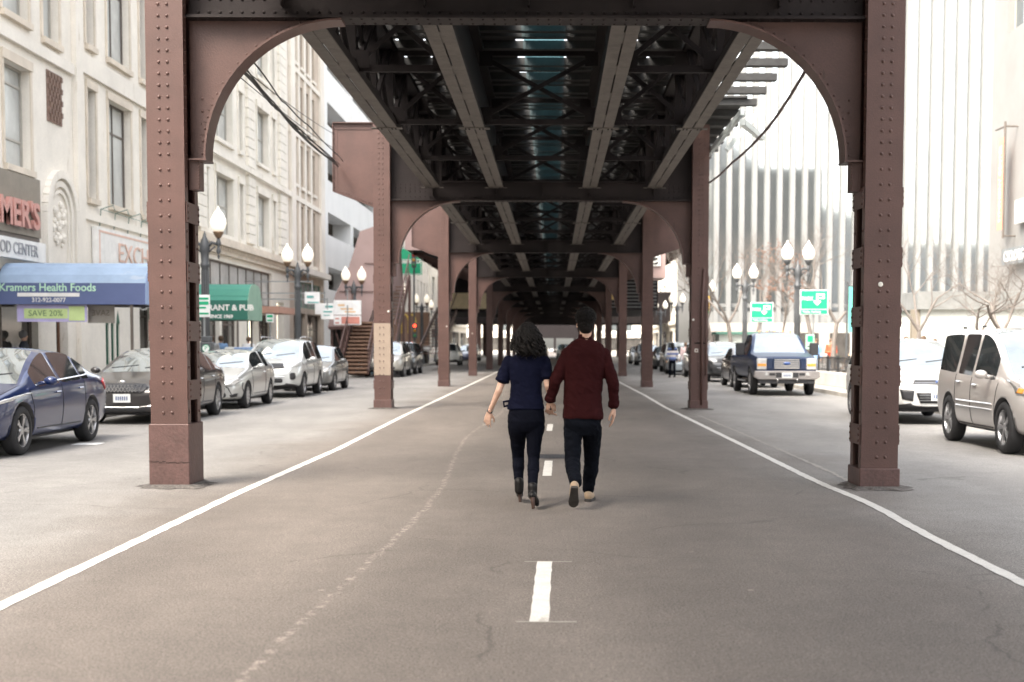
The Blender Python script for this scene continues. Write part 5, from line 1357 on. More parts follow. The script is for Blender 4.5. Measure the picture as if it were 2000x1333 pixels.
# ---------------------------------------------------------------- signs
SG = mat('park sign green', (.0, .36, .17), .45, 0, .04, 2); POSTM = mat('galvanised post', (.26, .27, .27), .5, .3); WHS = mat('sign white', (.78, .78, .77), .5)
def park_sign(X, Y, z0, w_, label, sub, zb=.13):
    e = empty('parking_sign', (X, Y, zb), label=label, cat='sign', group='green parking signs')
    h = w_ * .68; hw_ = w_ / 2; zt = z0 + h + w_ * .20
    s = MB(); s.box(X - hw_, X + hw_, Y, Y + .05, z0, zt); s.build('sign_panel', WHS, e)
    s = MB(); s.box(X - hw_ + .03, X + hw_ - .03, Y - .012, Y - .001, z0 + w_ * .21, zt - .03); s.box(X - hw_ + .03, X + hw_ - .03, Y - .012, Y - .001, z0 + .025, z0 + w_ * .175); s.build('green_field', SG, e)
    cx, cz = X + w_ * .20, z0 + w_ * .20 + h * .52; u = w_ * .05
    s = MB(); y0, y1 = Y - .024, Y - .013
    s.box(cx - 2.6 * u, cx - 1.2 * u, y0, y1, cz - 2.4 * u, cz + 3.9 * u); s.box(cx - 1.19 * u, cx + 3.4 * u, y0, y1, cz + 2.6 * u, cz + 3.9 * u)
    s.box(cx + 2.1 * u, cx + 3.4 * u, y0, y1, cz + .1 * u, cz + 2.59 * u); s.box(cx - .2 * u, cx + 2.09 * u, y0, y1, cz + .1 * u, cz + 1.2 * u)
    s.prism([(cx - 4.6 * u, cz - 1.9 * u), (cx - 3.6 * u, cz - .9 * u), (cx - 1.9 * u, cz - 2.7 * u), (cx - .2 * u, cz - .9 * u), (cx + .8 * u, cz - 1.9 * u), (cx - 1.9 * u, cz - 4.6 * u)], 1, y0 - .003, y1 - .0)
    s.build('arrow_emblem', WHS, e)
    text_obj('PARK', w_ * .19, WHS, e, (X - w_ * .24, Y - .016, cz + u * .2), FT, 'sign_letters', .003, bold=.004, sx=.9)
    text_obj(sub, w_ * .115, WHS, e, (X - w_ * .08, Y - .016, z0 + w_ * .098), FT, 'small_letters', .003, bold=.001)
    s = MB(); s.tube([(X, Y + .085, zb), (X, Y + .085, zt - .1)], .035, 8); s.build('post', POSTM, e)
    finish(e); return e
Y = 48; park_sign(px2x(1587.5, Y), Y, 1.5 + (676 - 614) / 2700 * Y, .97, 'larger green park sign right of the tall lamp', 'Public Parking')
Y = 60; park_sign(px2x(1486, Y), Y, 1.5 + (676 - 629) / 2700 * Y, .97, 'smaller green park sign left of the tall lamp', 'Public Parking')
def flat_sign(px, py, Y, w_, h_, label, m, post=True, name='street_sign', bars=None, barm=None, zb=.13, cat='sign', facing=0):
    p = P(px, py, Y); e = empty(name, (p.x, Y, zb), label=label, cat=cat)
    s = MB(); s.box(-w_ / 2, w_ / 2, -.02, 0, p.z - zb - h_ / 2, p.z - zb + h_ / 2); s.build('sign_panel', m, e, bevel=.004)
    if bars:
        s = MB()
        for (a, b, c, d) in bars: s.box(-w_ / 2 + w_ * a, -w_ / 2 + w_ * b, -.03, -.021, p.z - zb - h_ / 2 + h_ * c, p.z - zb - h_ / 2 + h_ * d)
        s.build('sign_marks', barm or SG, e)
    if post: s = MB(); s.tube([(0, .04, 0), (0, .04, p.z - zb + h_ / 2)], .03, 7); s.build('post', POSTM, e)
    return e
flat_sign(398, 598, 37.5, .34, .60, 'white parking rules sign with green bars strapped beside the first left lamp', WHS, True, bars=[(.1, .9, .78, .88), (.1, .9, .55, .70), (.1, .7, .38, .46), (.1, .9, .12, .2)])
flat_sign(527, 622, 57, .30, .34, 'small white and green sign by the shop door of the terracotta building', WHS, True, bars=[(.1, .9, .6, .9), (.15, .85, .15, .35)])
fs = flat_sign(1582, 668, 47.2, .30, .50, 'small green parking sign low on the post below the larger park sign', mat('pale green sign', (.35, .55, .45), .5), False, bars=[(.2, .8, .5, .9)], barm=SG)
# parking pay box
e = empty('pay_box', (px2x(403, 36.5), 36.5, .13), label='dark parking pay box with round white P badge in front of the first lamp', cat='pay box')
s = MB(); s.box(-.16, .16, 0, .25, 0, 1.45); s.box(-.13, .13, .02, .2, 1.45, 1.6); s.build('cabinet', LAMPM, e, bevel=.02)
s = MB(); s.lathe([(.10, 0), (.10, .008)], (0, -.002, 1.28), (0, -1, 0), 20); b = s.build('badge', SG, e)
s = MB(); s.lathe([(.085, .009), (.085, .012)], (0, -.002, 1.28), (0, -1, 0), 20); s.build('badge_disc', WHS, b)
text_obj('P', .15, SG, e, (0, -.017, 1.28), FT, 'badge_letter', .002)
# signs hung round the station entrance
def hung(px0, py0, px1, py1, Y, label, m, marks, mm, name='hanging_sign'):
    a = P(px0, py1, Y); b = P(px1, py0, Y); e = empty(name, (a.x, Y, a.z), label=label, cat='sign', group='signs by the station stair')
    w_, h_ = b.x - a.x, b.z - a.z
    s = MB(); s.box(0, w_, 0, .12, 0, h_); s.build('sign_panel', m, e, bevel=.01)
    s = MB()
    for (q0, q1, r0, r1) in marks: s.box(w_ * q0, w_ * q1, -.012, -.001, h_ * r0, h_ * r1)
    s.build('sign_marks', mm, e)
    s = MB(); s.bar((w_ * .5, .06, h_), (w_ * .5, .06, h_ + .5), .05, .05); s.bar((w_ * .5, .06, h_ + .45), (-2.6 if px0 < 650 else w_ * .5, .06, h_ + .45), .05, .05) if px0 < 650 else None; s.build('bracket', POSTM, e)
    return e
TEALM = mat('teal print', (.10, .35, .33), .6); REDM = mat('red print', (.58, .24, .19), .6)
hung(652, 587, 705, 615, 66, 'white billboard with faint orange print on the stair enclosure', WHS, [(.15, .4, .6, .72), (.25, .7, .35, .45), (.4, .8, .15, .24)], mat('orange print', (.70, .45, .22), .6))
hung(652, 617, 705, 635, 65.9, 'red and white billboard under the larger one on the stair enclosure', WHS, [(.28, .95, .12, .88), (.05, .2, .15, .3), (.05, .2, .6, .75)], REDM)
hung(595, 571, 624, 594, 60, 'upper white shop sign with teal line left of the stair', WHS, [(.2, .95, .08, .18), (.15, .6, .5, .7)], TEALM)
hung(615, 593, 652, 614, 62, 'wide white shop sign in the middle of the sign cluster', WHS, [(.55, .95, .6, .8)], TEALM)
hung(627, 605, 651, 624, 61, 'small white shop sign lowest of the sign cluster', WHS, [(.2, .9, .7, .85), (.2, .7, .35, .45)], TEALM)
# fast food arches sign far left
e = empty('restaurant_sign', P(798, 640, 104), label='brown restaurant fascia with golden arches far down the left pavement', cat='sign')
s = MB(); s.box(-1.35, 1.5, 0, 1.2, -1.35, 1.15); s.build('brown_fascia', mat('brown fascia', (.25, .15, .10), .6), e)
s = MB(); s.box(-1.45, 1.6, -.1, 1.3, -1.75, -1.36); s.build('white_band', WHS, e)
s = MB()
for sx in (-1, 1):
    pts = [(sx * .26 + .26 * math.cos(t) , .45 + .5 * math.sin(t)) for t in [math.pi * i / 10 for i in range(11)]]
    s.tube([(sx * .26 + .25, -.06, -.45)] + [(x, -.06, z) for x, z in pts] + [(sx * .26 - .25, -.06, -.45)], .055, 6)
s.build('golden_arches', mat('yellow sign', (.85, .60, .12), .4), e, smooth=True)
s = MB(); s.box(-1.3, -1.2, .1, 1.1, -4.2, -1.76); s.box(1.35, 1.45, .1, 1.1, -4.2, -1.76); s.box(-1.19, 1.34, .5, .6, -4.2, -1.76); s.build('shop_glazing', SHOP, e)
# traffic signals
def signal(px, py, Y, X, label, lit=None, body=LAMPM):
    p = P(px, py, Y); e = empty('traffic_light', (p.x, Y, .13), label=label, cat='traffic light', group='traffic lights')
    s = MB(); s.tube([(0, .2, 0), (0, .2, p.z)], .06, 8); s.build('pole', LAMPM, e)
    s = MB(); s.box(-.17, .17, 0, .16, p.z - .6, p.z + .45); s.build('housing', body, e, bevel=.02)
    for i, c in enumerate(((.5, .02, .01), (.4, .2, .02), (.02, .2, .06))):
        z = p.z + .27 - i * .34; s = MB(); s.lathe([(.11, 0), (.09, .03), (0, .05)], (0, -.001, z), (0, -1, 0), 14)
        s.build('lens', mat('signal lens %d%s' % (i, 'on' if lit == i else ''), c, .3, emit=((1, .05, .02), 1.2) if lit == i else None), e, smooth=True)
    return e
signal(810, 648, 97, 0, 'traffic light showing red beside the golden arches sign', 0)
signal(808, 510, 98, 0, 'dark traffic light on the left far crossing', None)
s1 = signal(1381, 600, 74, 0, 'yellow cased traffic light right of the second right column', None, mat('signal yellow', (.62, .42, .08), .5))
# green overhead street signs near the second left column
for (px, py, lab) in ((801, 497, 'upper green guide sign behind the second left column'), (800, 525, 'lower green guide sign behind the second left column')):
    p = P(px, py, 100); e = empty('guide_sign', (p.x, 100, p.z), label=lab, cat='sign', group='green guide signs')
    s = MB(); s.box(-.9, .9, 0, .06, -.45, .45); s.build('sign_panel', SG, e)
    s = MB(); s.box(-.84, .84, -.012, -.001, .37, .41); s.box(-.84, .84, -.012, -.001, -.41, -.37); s.box(-.84, -.80, -.012, -.001, -.36, .36); s.box(.80, .84, -.012, -.001, -.36, .36); s.build('border', WHS, e)
    s = MB(); s.bar((-.6, .1, -.5), (-.6, .1, 3.5 if py > 500 else 2.5), .06, .06); s.bar((.6, .1, -.5), (.6, .1, 3.5 if py > 500 else 2.5), .06, .06); s.build('hangers', STEEL, e)
# road works trestle
g0 = G(718, 736); e = empty('trestle_barricade', (g0.x - .05, g0.y - 1, .13), label='pale blue wooden A shaped trestle at the foot of the station stair', cat='barricade')
TB = mat('pale blue paint', (.28, .45, .56), .7, 0, .15, 6)
for yy, nm in ((0, 0), (.9, 1)):
    s = MB(); s.bar((-.42, yy, 0), (.0, yy, .98), .10, .04, up=(0, 1, 0)); s.bar((.42, yy, 0), (.0, yy + .001, .98), .10, .038, up=(0, 1, 0)); s.bar((-.3, yy - .03, .30), (.3, yy - .03, .30), .03, .12); s.build('end_frame', TB, e)
s = MB(); s.bar((0, -.1, 1.0), (0, 1.0, 1.0), .05, .15); s.build('top_rail', TB, e)
# litter: a sticker sheet by the blue car
g0 = G(171, 869); s = MB(); s.box(g0.x - .22, g0.x + .16, g0.y - .1, g0.y + .3, .004, .008); s.build('paper_litter', WHS, None, label='flat scrap of white paper on the road by the rear wheel of the blue sedan', cat='litter')
# newspaper boxes in the street by the shop front
for i, (px, c, lab) in enumerate(((470, (.16, .25, .42), 'blue news box behind the silver coupe'), (452, (.55, .56, .54), 'white news box behind the silver coupe'), (492, (.2, .34, .5), 'second blue news box nearer the shop window'))):
    Y = 44 + i; e = empty('news_box', (px2x(px, Y), Y, .13), label=lab, cat='news box', group='news boxes on the left pavement')
    m = mat('news box %d' % i, c, .5); s = MB(); s.box(-.24, .24, 0, .42, .35, 1.15); s.prism([(-.24, 1.15), (.24, 1.15), (.2, 1.3), (-.2, 1.3)], 1, 0, .42); s.build('case', m, e, bevel=.02)
    s = MB(); s.box(-.18, .18, -.01, -.001, .7, 1.08); s.build('window', SHOP, e); s = MB(); s.bar((0, .2, 0), (0, .2, .35), .1, .1); s.build('foot', LAMPM, e)
# ---------------------------------------------------------------- plaza on the right
GRAN = mat('pale granite', (.50, .48, .45), .8, 0, .1, 2, .2, 30)
pl = empty('planter', (11, 42, .13), label='long pale concrete planter wall topped by low black railings on the right pavement', cat='planter')
s = MB(); s.box(9.5, 9.9, 33, 51, .13, .62); s.box(9.9, 13.2, 50.5, 50.9, .13, .62); s.box(9.9, 13.2, 33, 33.4, .13, .62); s.build('wall', GRAN, pl, bevel=.02)
s = MB(); s.box(9.9, 13.2, 33.41, 50.49, .3, .55); s.build('soil', mat('dark soil', (.06, .045, .035), .95, 0, .4, 5), pl)
s = MB()
for i in range(122): y = 33.1 + i * .146; s.bar((9.7, y, .62), (9.7, y, 1.12), .018, .018)
s.bar((9.7, 33, 1.12), (9.7, 51, 1.12), .03, .03); s.bar((9.7, 33, .70), (9.7, 51, .70), .03, .03)
for i in range(11): y = 33.1 + i * 1.76; s.bar((9.7, y, .62), (9.7, y, 1.2), .06, .06)
for i in range(22): x = 9.85 + i * .15; s.bar((x, 50.7, .62), (x, 50.7, 1.12), .018, .018)
s.bar((9.7, 50.7, 1.12), (13.1, 50.7, 1.12), .03, .03)
s.build('railing', mat('black railing', (.03, .03, .032), .5), pl)
finish(pl)
rr = random.Random(5)
s = MB()
for i in range(2600):
    x = rr.uniform(9.95, 13.1); y = rr.uniform(33.6, 50.3); z = .55 + rr.random() ** 1.6 * .65; a = rr.random() * 6.28; q = rr.uniform(.03, .09)
    s.sheet([(x, y, z), (x + q * math.cos(a), y + q * math.sin(a), z + q * .5), (x + q * .4 * math.cos(a + .8), y + q * .4 * math.sin(a + .8), z + q * 1.3)], rr.randrange(3))
for i in range(500):
    x = rr.uniform(9.95, 13.1); y = rr.uniform(33.6, 50.3); s.bar((x, y, .5), (x + rr.uniform(-.1, .1), y + rr.uniform(-.1, .1), rr.uniform(.8, 1.2)), .008, .008)
s.build('dry_planting', [mat('dry brown leaf', (.22, .14, .09), .8), mat('olive leaf', (.14, .15, .07), .8), mat('pale seed head', (.40, .30, .20), .8)], None, label='dry brown winter planting filling the railed planter', cat='plants', kind='stuff')
BARK = mat('pale grey bark', (.16, .14, .125), .9, 0, .25, 6, .4, 40); TWIG = mat('grey brown twigs', (.16, .14, .125), .9, 0, .2, 3)
def bare_tree(X, Y, h, seed, label, spread=1.0, lean=0, seeds=False, depth=6):
    r = random.Random(seed); e = empty('bare_tree', (X, Y, .13), label=label, cat='tree', group='bare winter trees on the plaza')
    tr, br = MB(), MB(); tips = []
    def grow(p, d, ln, rad, lv):
        n_ = 3; pts = [p]; q = p.copy(); dd = d.copy()
        for i in range(n_):
            dd = (dd + Vector((r.uniform(-.22, .22), r.uniform(-.22, .22), r.uniform(-.05, .16)))).normalized(); q = q + dd * ln / n_; pts.append(q.copy())
        rads = [rad * (1 - .35 * i / n_) for i in range(n_ + 1)]
        (tr if lv == 0 else br).tube(pts, rads, 7 if lv < 2 else 4 if lv < 4 else 3, cap=False)
        if lv >= depth: tips.append(q); return
        for k_ in range(3):
            a = r.uniform(0, 6.28); el = r.uniform(.35, .85) * spread
            _, u, v = frame_of(dd); nd = (dd * math.cos(el) + (u * math.cos(a) + v * math.sin(a)) * math.sin(el)); nd.z += .12; nd.normalize()
            st = pts[r.choice((2, 3))] if lv else pts[3]
            grow(st.copy(), nd, ln * r.uniform(.62, .82), rads[-1] * r.uniform(.66, .82), lv + 1)
    grow(Vector((0, 0, 0)), Vector((lean, 0, 1)).normalized(), h * .28, h * .016, 0)
    tr.build('trunk', BARK, e, smooth=True)
    if seeds:
        for t in tips:
            if r.random() < .5: br.ball(t, .05, 1, n=6)
    br.build('crown', [TWIG, mat('brown seed cluster', (.20, .12, .09), .9)], e, smooth=True)
    return e
specs = [(1391, 74, 7.5, 11, 'thin bare tree right of the yellow traffic light', .9, -.06, False), (1425, 70, 7.0, 12, 'slender leaning bare tree left of the small park sign', .9, .10, False),
         (1530, 76, 6.0, 13, 'bare tree with brown seed clusters between the two park signs', 1.0, 0, True), (1632, 58, 6.5, 14, 'wide bare tree right of the larger park sign', 1.15, 0, False),
         (1470, 92, 8.5, 15, 'tall bare tree behind the smaller park sign', 1.0, 0, False), (1585, 88, 9.0, 16, 'tall bare tree behind the larger park sign', 1.1, 0, False),
         (1790, 46, 5.2, 17, 'small bare tree right of the first right column', 1.1, .1, False), (2010, 42, 5.4, 18, 'bare tree leaning in from the right edge before the low wall', 1.35, -.25, False), (1905, 47, 4.8, 19, 'scrubby bare tree in front of the grey fascia', 1.4, 0, False)]
for px, Y, h, sd_, lab, sp_, ln, se in specs: bare_tree(px2x(px, Y), Y, h * 1.3, sd_, lab, sp_, ln, se)
# plaza back wall and kiosk, green banners
e = empty('plaza_wall', (16, 100, .13), label='low pale arcade wall behind the plaza trees', cat='wall')
s = MB(); s.box(11.5, 34, 112, 113, 0, 3.4); s.build('wall', mat('warm grey stone', (.36, .33, .30), .85, 0, .12, 1), e)
s = MB()
for i in range(9): s.box(12.3 + i * 2.5, 13.9 + i * 2.5, 111.9, 111.99, .2, 2.6)
s.build('openings', SHOP, e); finish(e)
e = empty('street_banner', P(1663, 620, 55), label='tall teal green banner on a pole at the plaza edge', cat='banner')
s = MB(); s.box(-.12, .28, 0, .02, -.6, 1.2); s.build('banner_sheet', mat('teal banner', (.10, .42, .36), .7), e); s = MB(); s.tube([(-.18, 0, -2.45), (-.18, 0, 1.4)], .04, 8); s.bar((-.18, .02, 1.22), (.3, .02, 1.22), .03, .03); s.build('pole', LAMPM, e)
# parasols / kiosk at the plaza
e = empty('kiosk', (px2x(1455, 84), 84, .13), label='green roofed kiosk among the plaza trees', cat='kiosk')
s = MB(); s.box(-1.6, 1.6, 0, 2, 0, 2.1); s.build('cabin', mat('pale kiosk panel', (.45, .48, .44), .7), e); s = MB(); s.box(-1.8, 1.8, -.2, 2.2, 2.101, 2.25); s.build('roof', mat('kiosk green', (.08, .22, .17), .6), e)
# ---------------------------------------------------------------- people
SKIN = mat('skin', (.50, .30, .215), .55, 0, .06, 9, .1, 60); SKINW = mat('lighter skin', (.58, .37, .28), .55, 0, .06, 9, .1, 60)
def caps(mb, p0, r0, p1, r1, n=14, sc=None):
    """tapered capsule"""
    p0, p1 = Vector(p0), Vector(p1); d = p1 - p0; L = max(d.length, 1e-4); prof = []
    for i in range(5): a = math.pi / 2 * (1 - i / 4); prof.append((max(r0 * math.cos(a), 0), -r0 * math.sin(a)))
    for i in range(5): a = math.pi / 2 * i / 4; prof.append((max(r1 * math.cos(a), 0), L + r1 * math.sin(a)))
    mb.lathe(prof, p0, d, n)
def loft(mb, rings, n=24):
    """rings: (centre, rx, ry, yaw[, squareness]) horizontal ellipses joined into a closed body"""
    v = []; f = []
    for c, rx, ry, yaw in rings:
        c = Vector(c)
        for k in range(n):
            t = 2 * math.pi * k / n; x = rx * math.copysign(abs(math.cos(t)) ** .85, math.cos(t)); y = ry * math.copysign(abs(math.sin(t)) ** .85, math.sin(t))
            v.append(c + Vector((x * math.cos(yaw) - y * math.sin(yaw), x * math.sin(yaw) + y * math.cos(yaw), 0)))
    for i in range(len(rings) - 1):
        for k in range(n): a = i * n + k; b = i * n + (k + 1) % n; f.append((a, b, b + n, a + n))
    f.append(tuple(range(n - 1, -1, -1))); f.append(tuple(range(len(v) - n, len(v)))); mb.add(v, f)
def organic(mb, name, m, parent, vox=.008, smooth=4, disp=None, sub=False):
    """join the overlapping pieces of mb into one continuous skin"""
    o = mb.build(name, m, None, smooth=True)
    r = o.modifiers.new('r', 'REMESH'); r.mode = 'VOXEL'; r.voxel_size = vox
    s = o.modifiers.new('s', 'SMOOTH'); s.factor = .5; s.iterations = smooth
    me = evaluated(o); bpy.data.objects.remove(o)
    if disp:
        me.calc_loop_triangles(); nr = [v.normal.copy() for v in me.vertices]
        for v, q in zip(me.vertices, nr): v.co += q * disp(v.co)
    return mesh_obj(name, me, parent, m, True)
def hand(mb, wrist, d, palm_n, thumb_side, size=1.0, curl=.5, spread=.08, flat=False):
    """wrist point, direction of the hand, palm normal; five bent fingers"""
    d = Vector(d).normalized(); pn = Vector(palm_n); pn = (pn - d * pn.dot(d)).normalized(); sd_ = d.cross(pn).normalized() * thumb_side
    w_ = Vector(wrist); k = size
    for i in range(4):
        off = (i - 1.5) * .0195 * k; base = w_ + d * (.085 - abs(i - 1.2) * .004) * k - sd_ * off
        caps(mb, w_ - sd_ * off * .55 + d * .005, .0145 * k, base, .0125 * k, 10)
        dd = (d - sd_ * (i - 1.5) * spread).normalized(); lens = [(.043, .027, .022), (.047, .031, .023), (.043, .028, .022), (.034, .021, .019)][i]
        p = base; c = 0
        for j, ln in enumerate(lens):
            c += curl * (.45, .75, .5)[j] * (1 + .12 * i); q = p + (dd * math.cos(c) + pn * math.sin(c)) * ln * k
            caps(mb, p, (.0092 - j * .0009) * k, q, (.0084 - j * .0010) * k, 8); p = q
    tb = w_ + d * .022 * k + sd_ * .024 * k; t1 = tb + (d * .55 + sd_ * .62 + pn * .35).normalized() * .042 * k
    t2 = t1 + (d * .85 + sd_ * .22 + pn * .35).normalized() * .031 * k; t3 = t2 + (d * .95 + pn * .3).normalized() * .024 * k
    caps(mb, w_ + d * .01 + sd_ * .01, .015 * k, t1, .0125 * k, 9); caps(mb, t1, .0115 * k, t2, .0102 * k, 9); caps(mb, t2, .010 * k, t3, .0085 * k, 9)
def head(mb, c, yaw, s=1.0, tilt=0):
    """skull centre c; face looks along yaw (0 = +Y)"""
    f = Vector((-math.sin(yaw), math.cos(yaw), 0)); r = Vector((math.cos(yaw), math.sin(yaw), 0)); u = Vector((0, 0, 1)); c = Vector(c)
    def E(o, sc, n=16):
        k = len(mb.v); mb.ball((0, 0, 0), 1, n=n, sc=(1, 1, 1))
        for i in range(k, len(mb.v)):
            a = Vector(mb.v[i]); mb.v[i] = tuple(c + (r * (o[0] + a.x * sc[0]) + f * (o[1] + a.y * sc[1]) + u * (o[2] + a.z * sc[2])) * s)
    E((0, -.012, .02), (.076, .092, .095)); E((0, .03, -.035), (.058, .062, .078)); E((0, .055, -.09), (.030, .030, .028)); E((0, .0, -.05), (.062, .07, .06))
    E((0, .092, -.02), (.013, .022, .018), 10); E((0, .088, .0), (.010, .014, .03), 10); E((0, .078, -.055), (.024, .014, .009), 10); E((0, .078, .02), (.055, .014, .012), 10)
    for sx in (-1, 1): E((sx * .078, -.008, -.012), (.010, .019, .031), 10); E((sx * .03, .075, .0), (.013, .011, .009), 10)
def pj(px, py, Y): return P(px, py, Y)
# ---- the man -----------------------------------------------------
man = empty('person', (.29, 13.0, 0), label='man seen from behind in a burgundy shirt and dark jeans, holding her hand', cat='person', group='couple walking up the middle of the road')
O = Vector(man.location)
def M(px, py, Y): return pj(px, py, Y) - O
HY = 13.0
hd = M(1144, 633, HY); neck = M(1143, 662, HY - .0)
ls, rs_ = M(1108, 693, HY), M(1179, 693, HY)
le, lw = M(1085, 745, HY - .03), M(1074, 783, HY + .05)
re, rw_ = M(1197, 748, HY - .03), M(1199, 795, HY + .04)
hipc = M(1138, 815, HY); lh, rh = M(1121, 822, HY), M(1156, 822, HY)
lk, la = M(1117, 900, HY - .05), M(1124, 948, HY - .38)
rk, ra = M(1156, 897, HY + .22), M(1149, 962, HY + .33)
b = MB()
head(b, hd, .0, 1.0); caps(b, neck + Vector((0, -.01, -.05)), .060, hd + Vector((0, -.01, -.05)), .056)
loft(b, [(hipc + Vector((0, 0, -.03)), .15, .10, 0), (hipc + Vector((0, 0, .12)), .145, .095, 0), (M(1141, 745, HY), .16, .10, 0), (M(1143, 700, HY), .18, .10, 0), (M(1143, 675, HY), .12, .07, 0)])
for a, e_, w_ in ((ls, le, lw), (rs_, re, rw_)): caps(b, a, .048, e_, .036); caps(b, e_, .036, w_, .025)
for h, k_, a_ in ((lh, lk, la), (rh, rk, ra)): caps(b, h, .085, k_, .052); caps(b, k_, .052, a_, .036)
hand(b, rw_ + Vector((0, 0, -.01)), (rw_ - re) * .6 + Vector((.0, .02, -.2)), Vector((-1, .25, 0)), -1, 1.05, .42)
hand(b, lw, (Vector((-.015, .03, -1))), Vector((-.25, 1, 0)), 1, 1.0, .9)
organic(b, 'body', SKIN, man, .006, 2)
BURG = mat('burgundy cotton', (.027, .0062, .0068), .85, 0, .08, 6, .1, 240, spec=.05)
def folds(sc, amp, zs=.4, seed=0):
    def f(co):
        q = Vector((co.x * sc, co.y * sc, co.z * sc * zs + seed)); w_ = Vector((co.x * sc * 1.3 + co.z * sc * .9, co.y * sc * 1.3, co.z * sc * 1.6 + seed * 2))
        return amp * (.7 * noise.noise(q) + .9 * (.35 - abs(noise.noise(w_ * 1.4))) + .3 * (.3 - abs(noise.noise(w_ * 3.3))))
    return f
s = MB()
loft(s, [(M(1138, 818, HY), .192, .136, 0), (M(1138, 810, HY), .192, .136, 0), (M(1138, 795, HY), .184, .130, 0), (M(1139, 768, HY), .177, .120, 0), (M(1140, 740, HY), .187, .122, 0), (M(1142, 712, HY), .200, .126, 0), (M(1143, 692, HY), .204, .120, 0), (M(1143, 682, HY), .190, .105, 0), (M(1143, 673, HY), .158, .09, 0), (M(1143, 666, HY), .105, .072, 0), (M(1143, 662, HY), .066, .060, 0)])
for a, e_, w_ in ((ls, le, lw), (rs_, re, rw_)):
    caps(s, a, .066, e_, .058); caps(s, e_, .056, e_.lerp(w_, .93), .043)
    c = e_.lerp(w_, .92); d_ = (w_ - e_).normalized(); s.lathe([(.045, -.035), (.052, -.03), (.052, .012), (.045, .016)], c, d_, 18)
organic(s, 'shirt', BURG, man, .007, 4, folds(7, .013, .8))
s = MB(); s.lathe([(.068, -.02), (.067, .0), (.064, .030), (.060, .030), (.060, -.02)], M(1143, 660, HY), (0, .06, 1), 24); s.build('collar', BURG, man, smooth=True)
JEAN = mat('dark indigo denim', (.0045, .0055, .0085), .85, 0, .2, 10, .3, 160, spec=.05); NAVYT = mat('dark navy trousers', (.0038, .0045, .0085), .85, 0, .2, 10, .3, 160, spec=.05)
s = MB()
loft(s, [(hipc + Vector((0, 0, .06)), .170, .112, 0), (hipc + Vector((0, 0, -.0)), .178, .122, 0), (hipc + Vector((0, 0, -.07)), .178, .125, 0), (hipc + Vector((0, 0, -.12)), .165, .115, 0), (hipc + Vector((0, 0, -.17)), .12, .09, 0)])
for h, k_, a_ in ((lh, lk, la), (rh, rk, ra)):
    caps(s, h + Vector((0, 0, -.06)), .098, h.lerp(k_, .5), .084); caps(s, h.lerp(k_, .5), .084, k_, .072); caps(s, k_, .071, k_.lerp(a_, .35) + Vector((0, -.012, 0)), .070); caps(s, k_.lerp(a_, .35), .068, a_ + Vector((0, 0, .03)), .056)
organic(s, 'trousers', JEAN, man, .007, 3, folds(9, .012, 1.5, 3))
LEATH = mat('tan suede shoe', (.33, .24, .16), .7, 0, .15, 12, .2, 90); SOLE = mat('dark rubber sole', (.04, .035, .032), .8, 0, .3, 20, .4, 60)
def shoe(ank, heel, toe, m, par, sole=True, wd=.048, up=Vector((0, 0, 1)), sole_m=None):
    ank, heel, toe = Vector(ank), Vector(heel), Vector(toe); d = (toe - heel).normalized(); n_ = (up - d * up.dot(d)).normalized(); L = (toe - heel).length; sd_ = d.cross(n_)
    s = MB(); caps(s, heel + d * .035 + n_ * .05, .040, ank, .042); caps(s, heel + d * .04 + n_ * .035, .040, heel + d * L * .6 + n_ * .035, .044); caps(s, heel + d * L * .6 + n_ * .032, .044, toe - d * .045 + n_ * .028, .034)
    organic(s, 'shoe', m, par, .008, 3)
    out = []
    for t, w_ in ((0, .026), (.06, .034), (.25, .036), (.5, .042), (.72, .049), (.88, .042), (.97, .024), (1, .01)): out.append((t * L, w_))
    top = [heel + d * t + sd_ * w_ for t, w_ in out] + [heel + d * t - sd_ * w_ for t, w_ in reversed(out)]
    n = len(top); q = MB(); q.add([p - n_ * .014 for p in top] + [p + n_ * .014 for p in top], [tuple(range(n)), tuple(range(2 * n - 1, n - 1, -1))] + [(i, (i + 1) % n, n + (i + 1) % n, n + i) for i in range(n)])
    q.build('shoe_sole', sole_m or SOLE, par, bevel=.004)
# rear foot: toe on the ground, heel high, sole facing the camera
gt = G(1120, 996) - O; toe = gt + Vector((.0, .07, .02))
shoe(la + Vector((0, .02, -.01)), M(1122, 949, HY - .50) + Vector((0, 0, -.01)), toe, LEATH, man, up=Vector((0, .9, .35)))
g2 = G(1148, 981) - O
shoe(ra + Vector((0, 0, -.01)), g2 + Vector((0, .0, .014)), g2 + Vector((.045, .27, .014)), LEATH, man)
HAIR = mat('black brown hair', (.006, .0045, .004), .5, 0, .4, 60, spec=.2)
def hair_volume(c, r, rnd, n, amp, parent, below=-.3, front=.5, curl=.013, base_sc=(1, 1, 1), rad=.004):
    s = MB(); s.ball(c, r, n=20, sc=base_sc)
    rr_ = random.Random(rnd)
    for i in range(n):
        th = rr_.uniform(0, 2 * math.pi); ph = math.acos(rr_.uniform(below, 1)); q = Vector((math.sin(ph) * math.cos(th) * base_sc[0], math.sin(ph) * math.sin(th) * base_sc[1], math.cos(ph) * base_sc[2]))
        if q.y > front: continue
        p = Vector(c) + q * r * .96; _, u, v = frame_of(q); a0 = rr_.uniform(0, 6.28); pts = []
        for j in range(7): a = a0 + j * 1.1; pts.append(p + q * amp * (.3 + .7 * max(0, min(1, q.z + .5))) * j / 6 + (u * math.cos(a) + v * math.sin(a)) * curl * (.4 + .7 * max(0, min(1, q.z + .6)) * j / 6))
        s.tube(pts, [rad] * 6 + [rad * .4], 4)
    return s
s = hair_volume(hd + Vector((0, -.018, .045)), .092, 4, 700, .028, man, below=-.5, front=.055 * 10, base_sc=(.93, 1.02, .98))
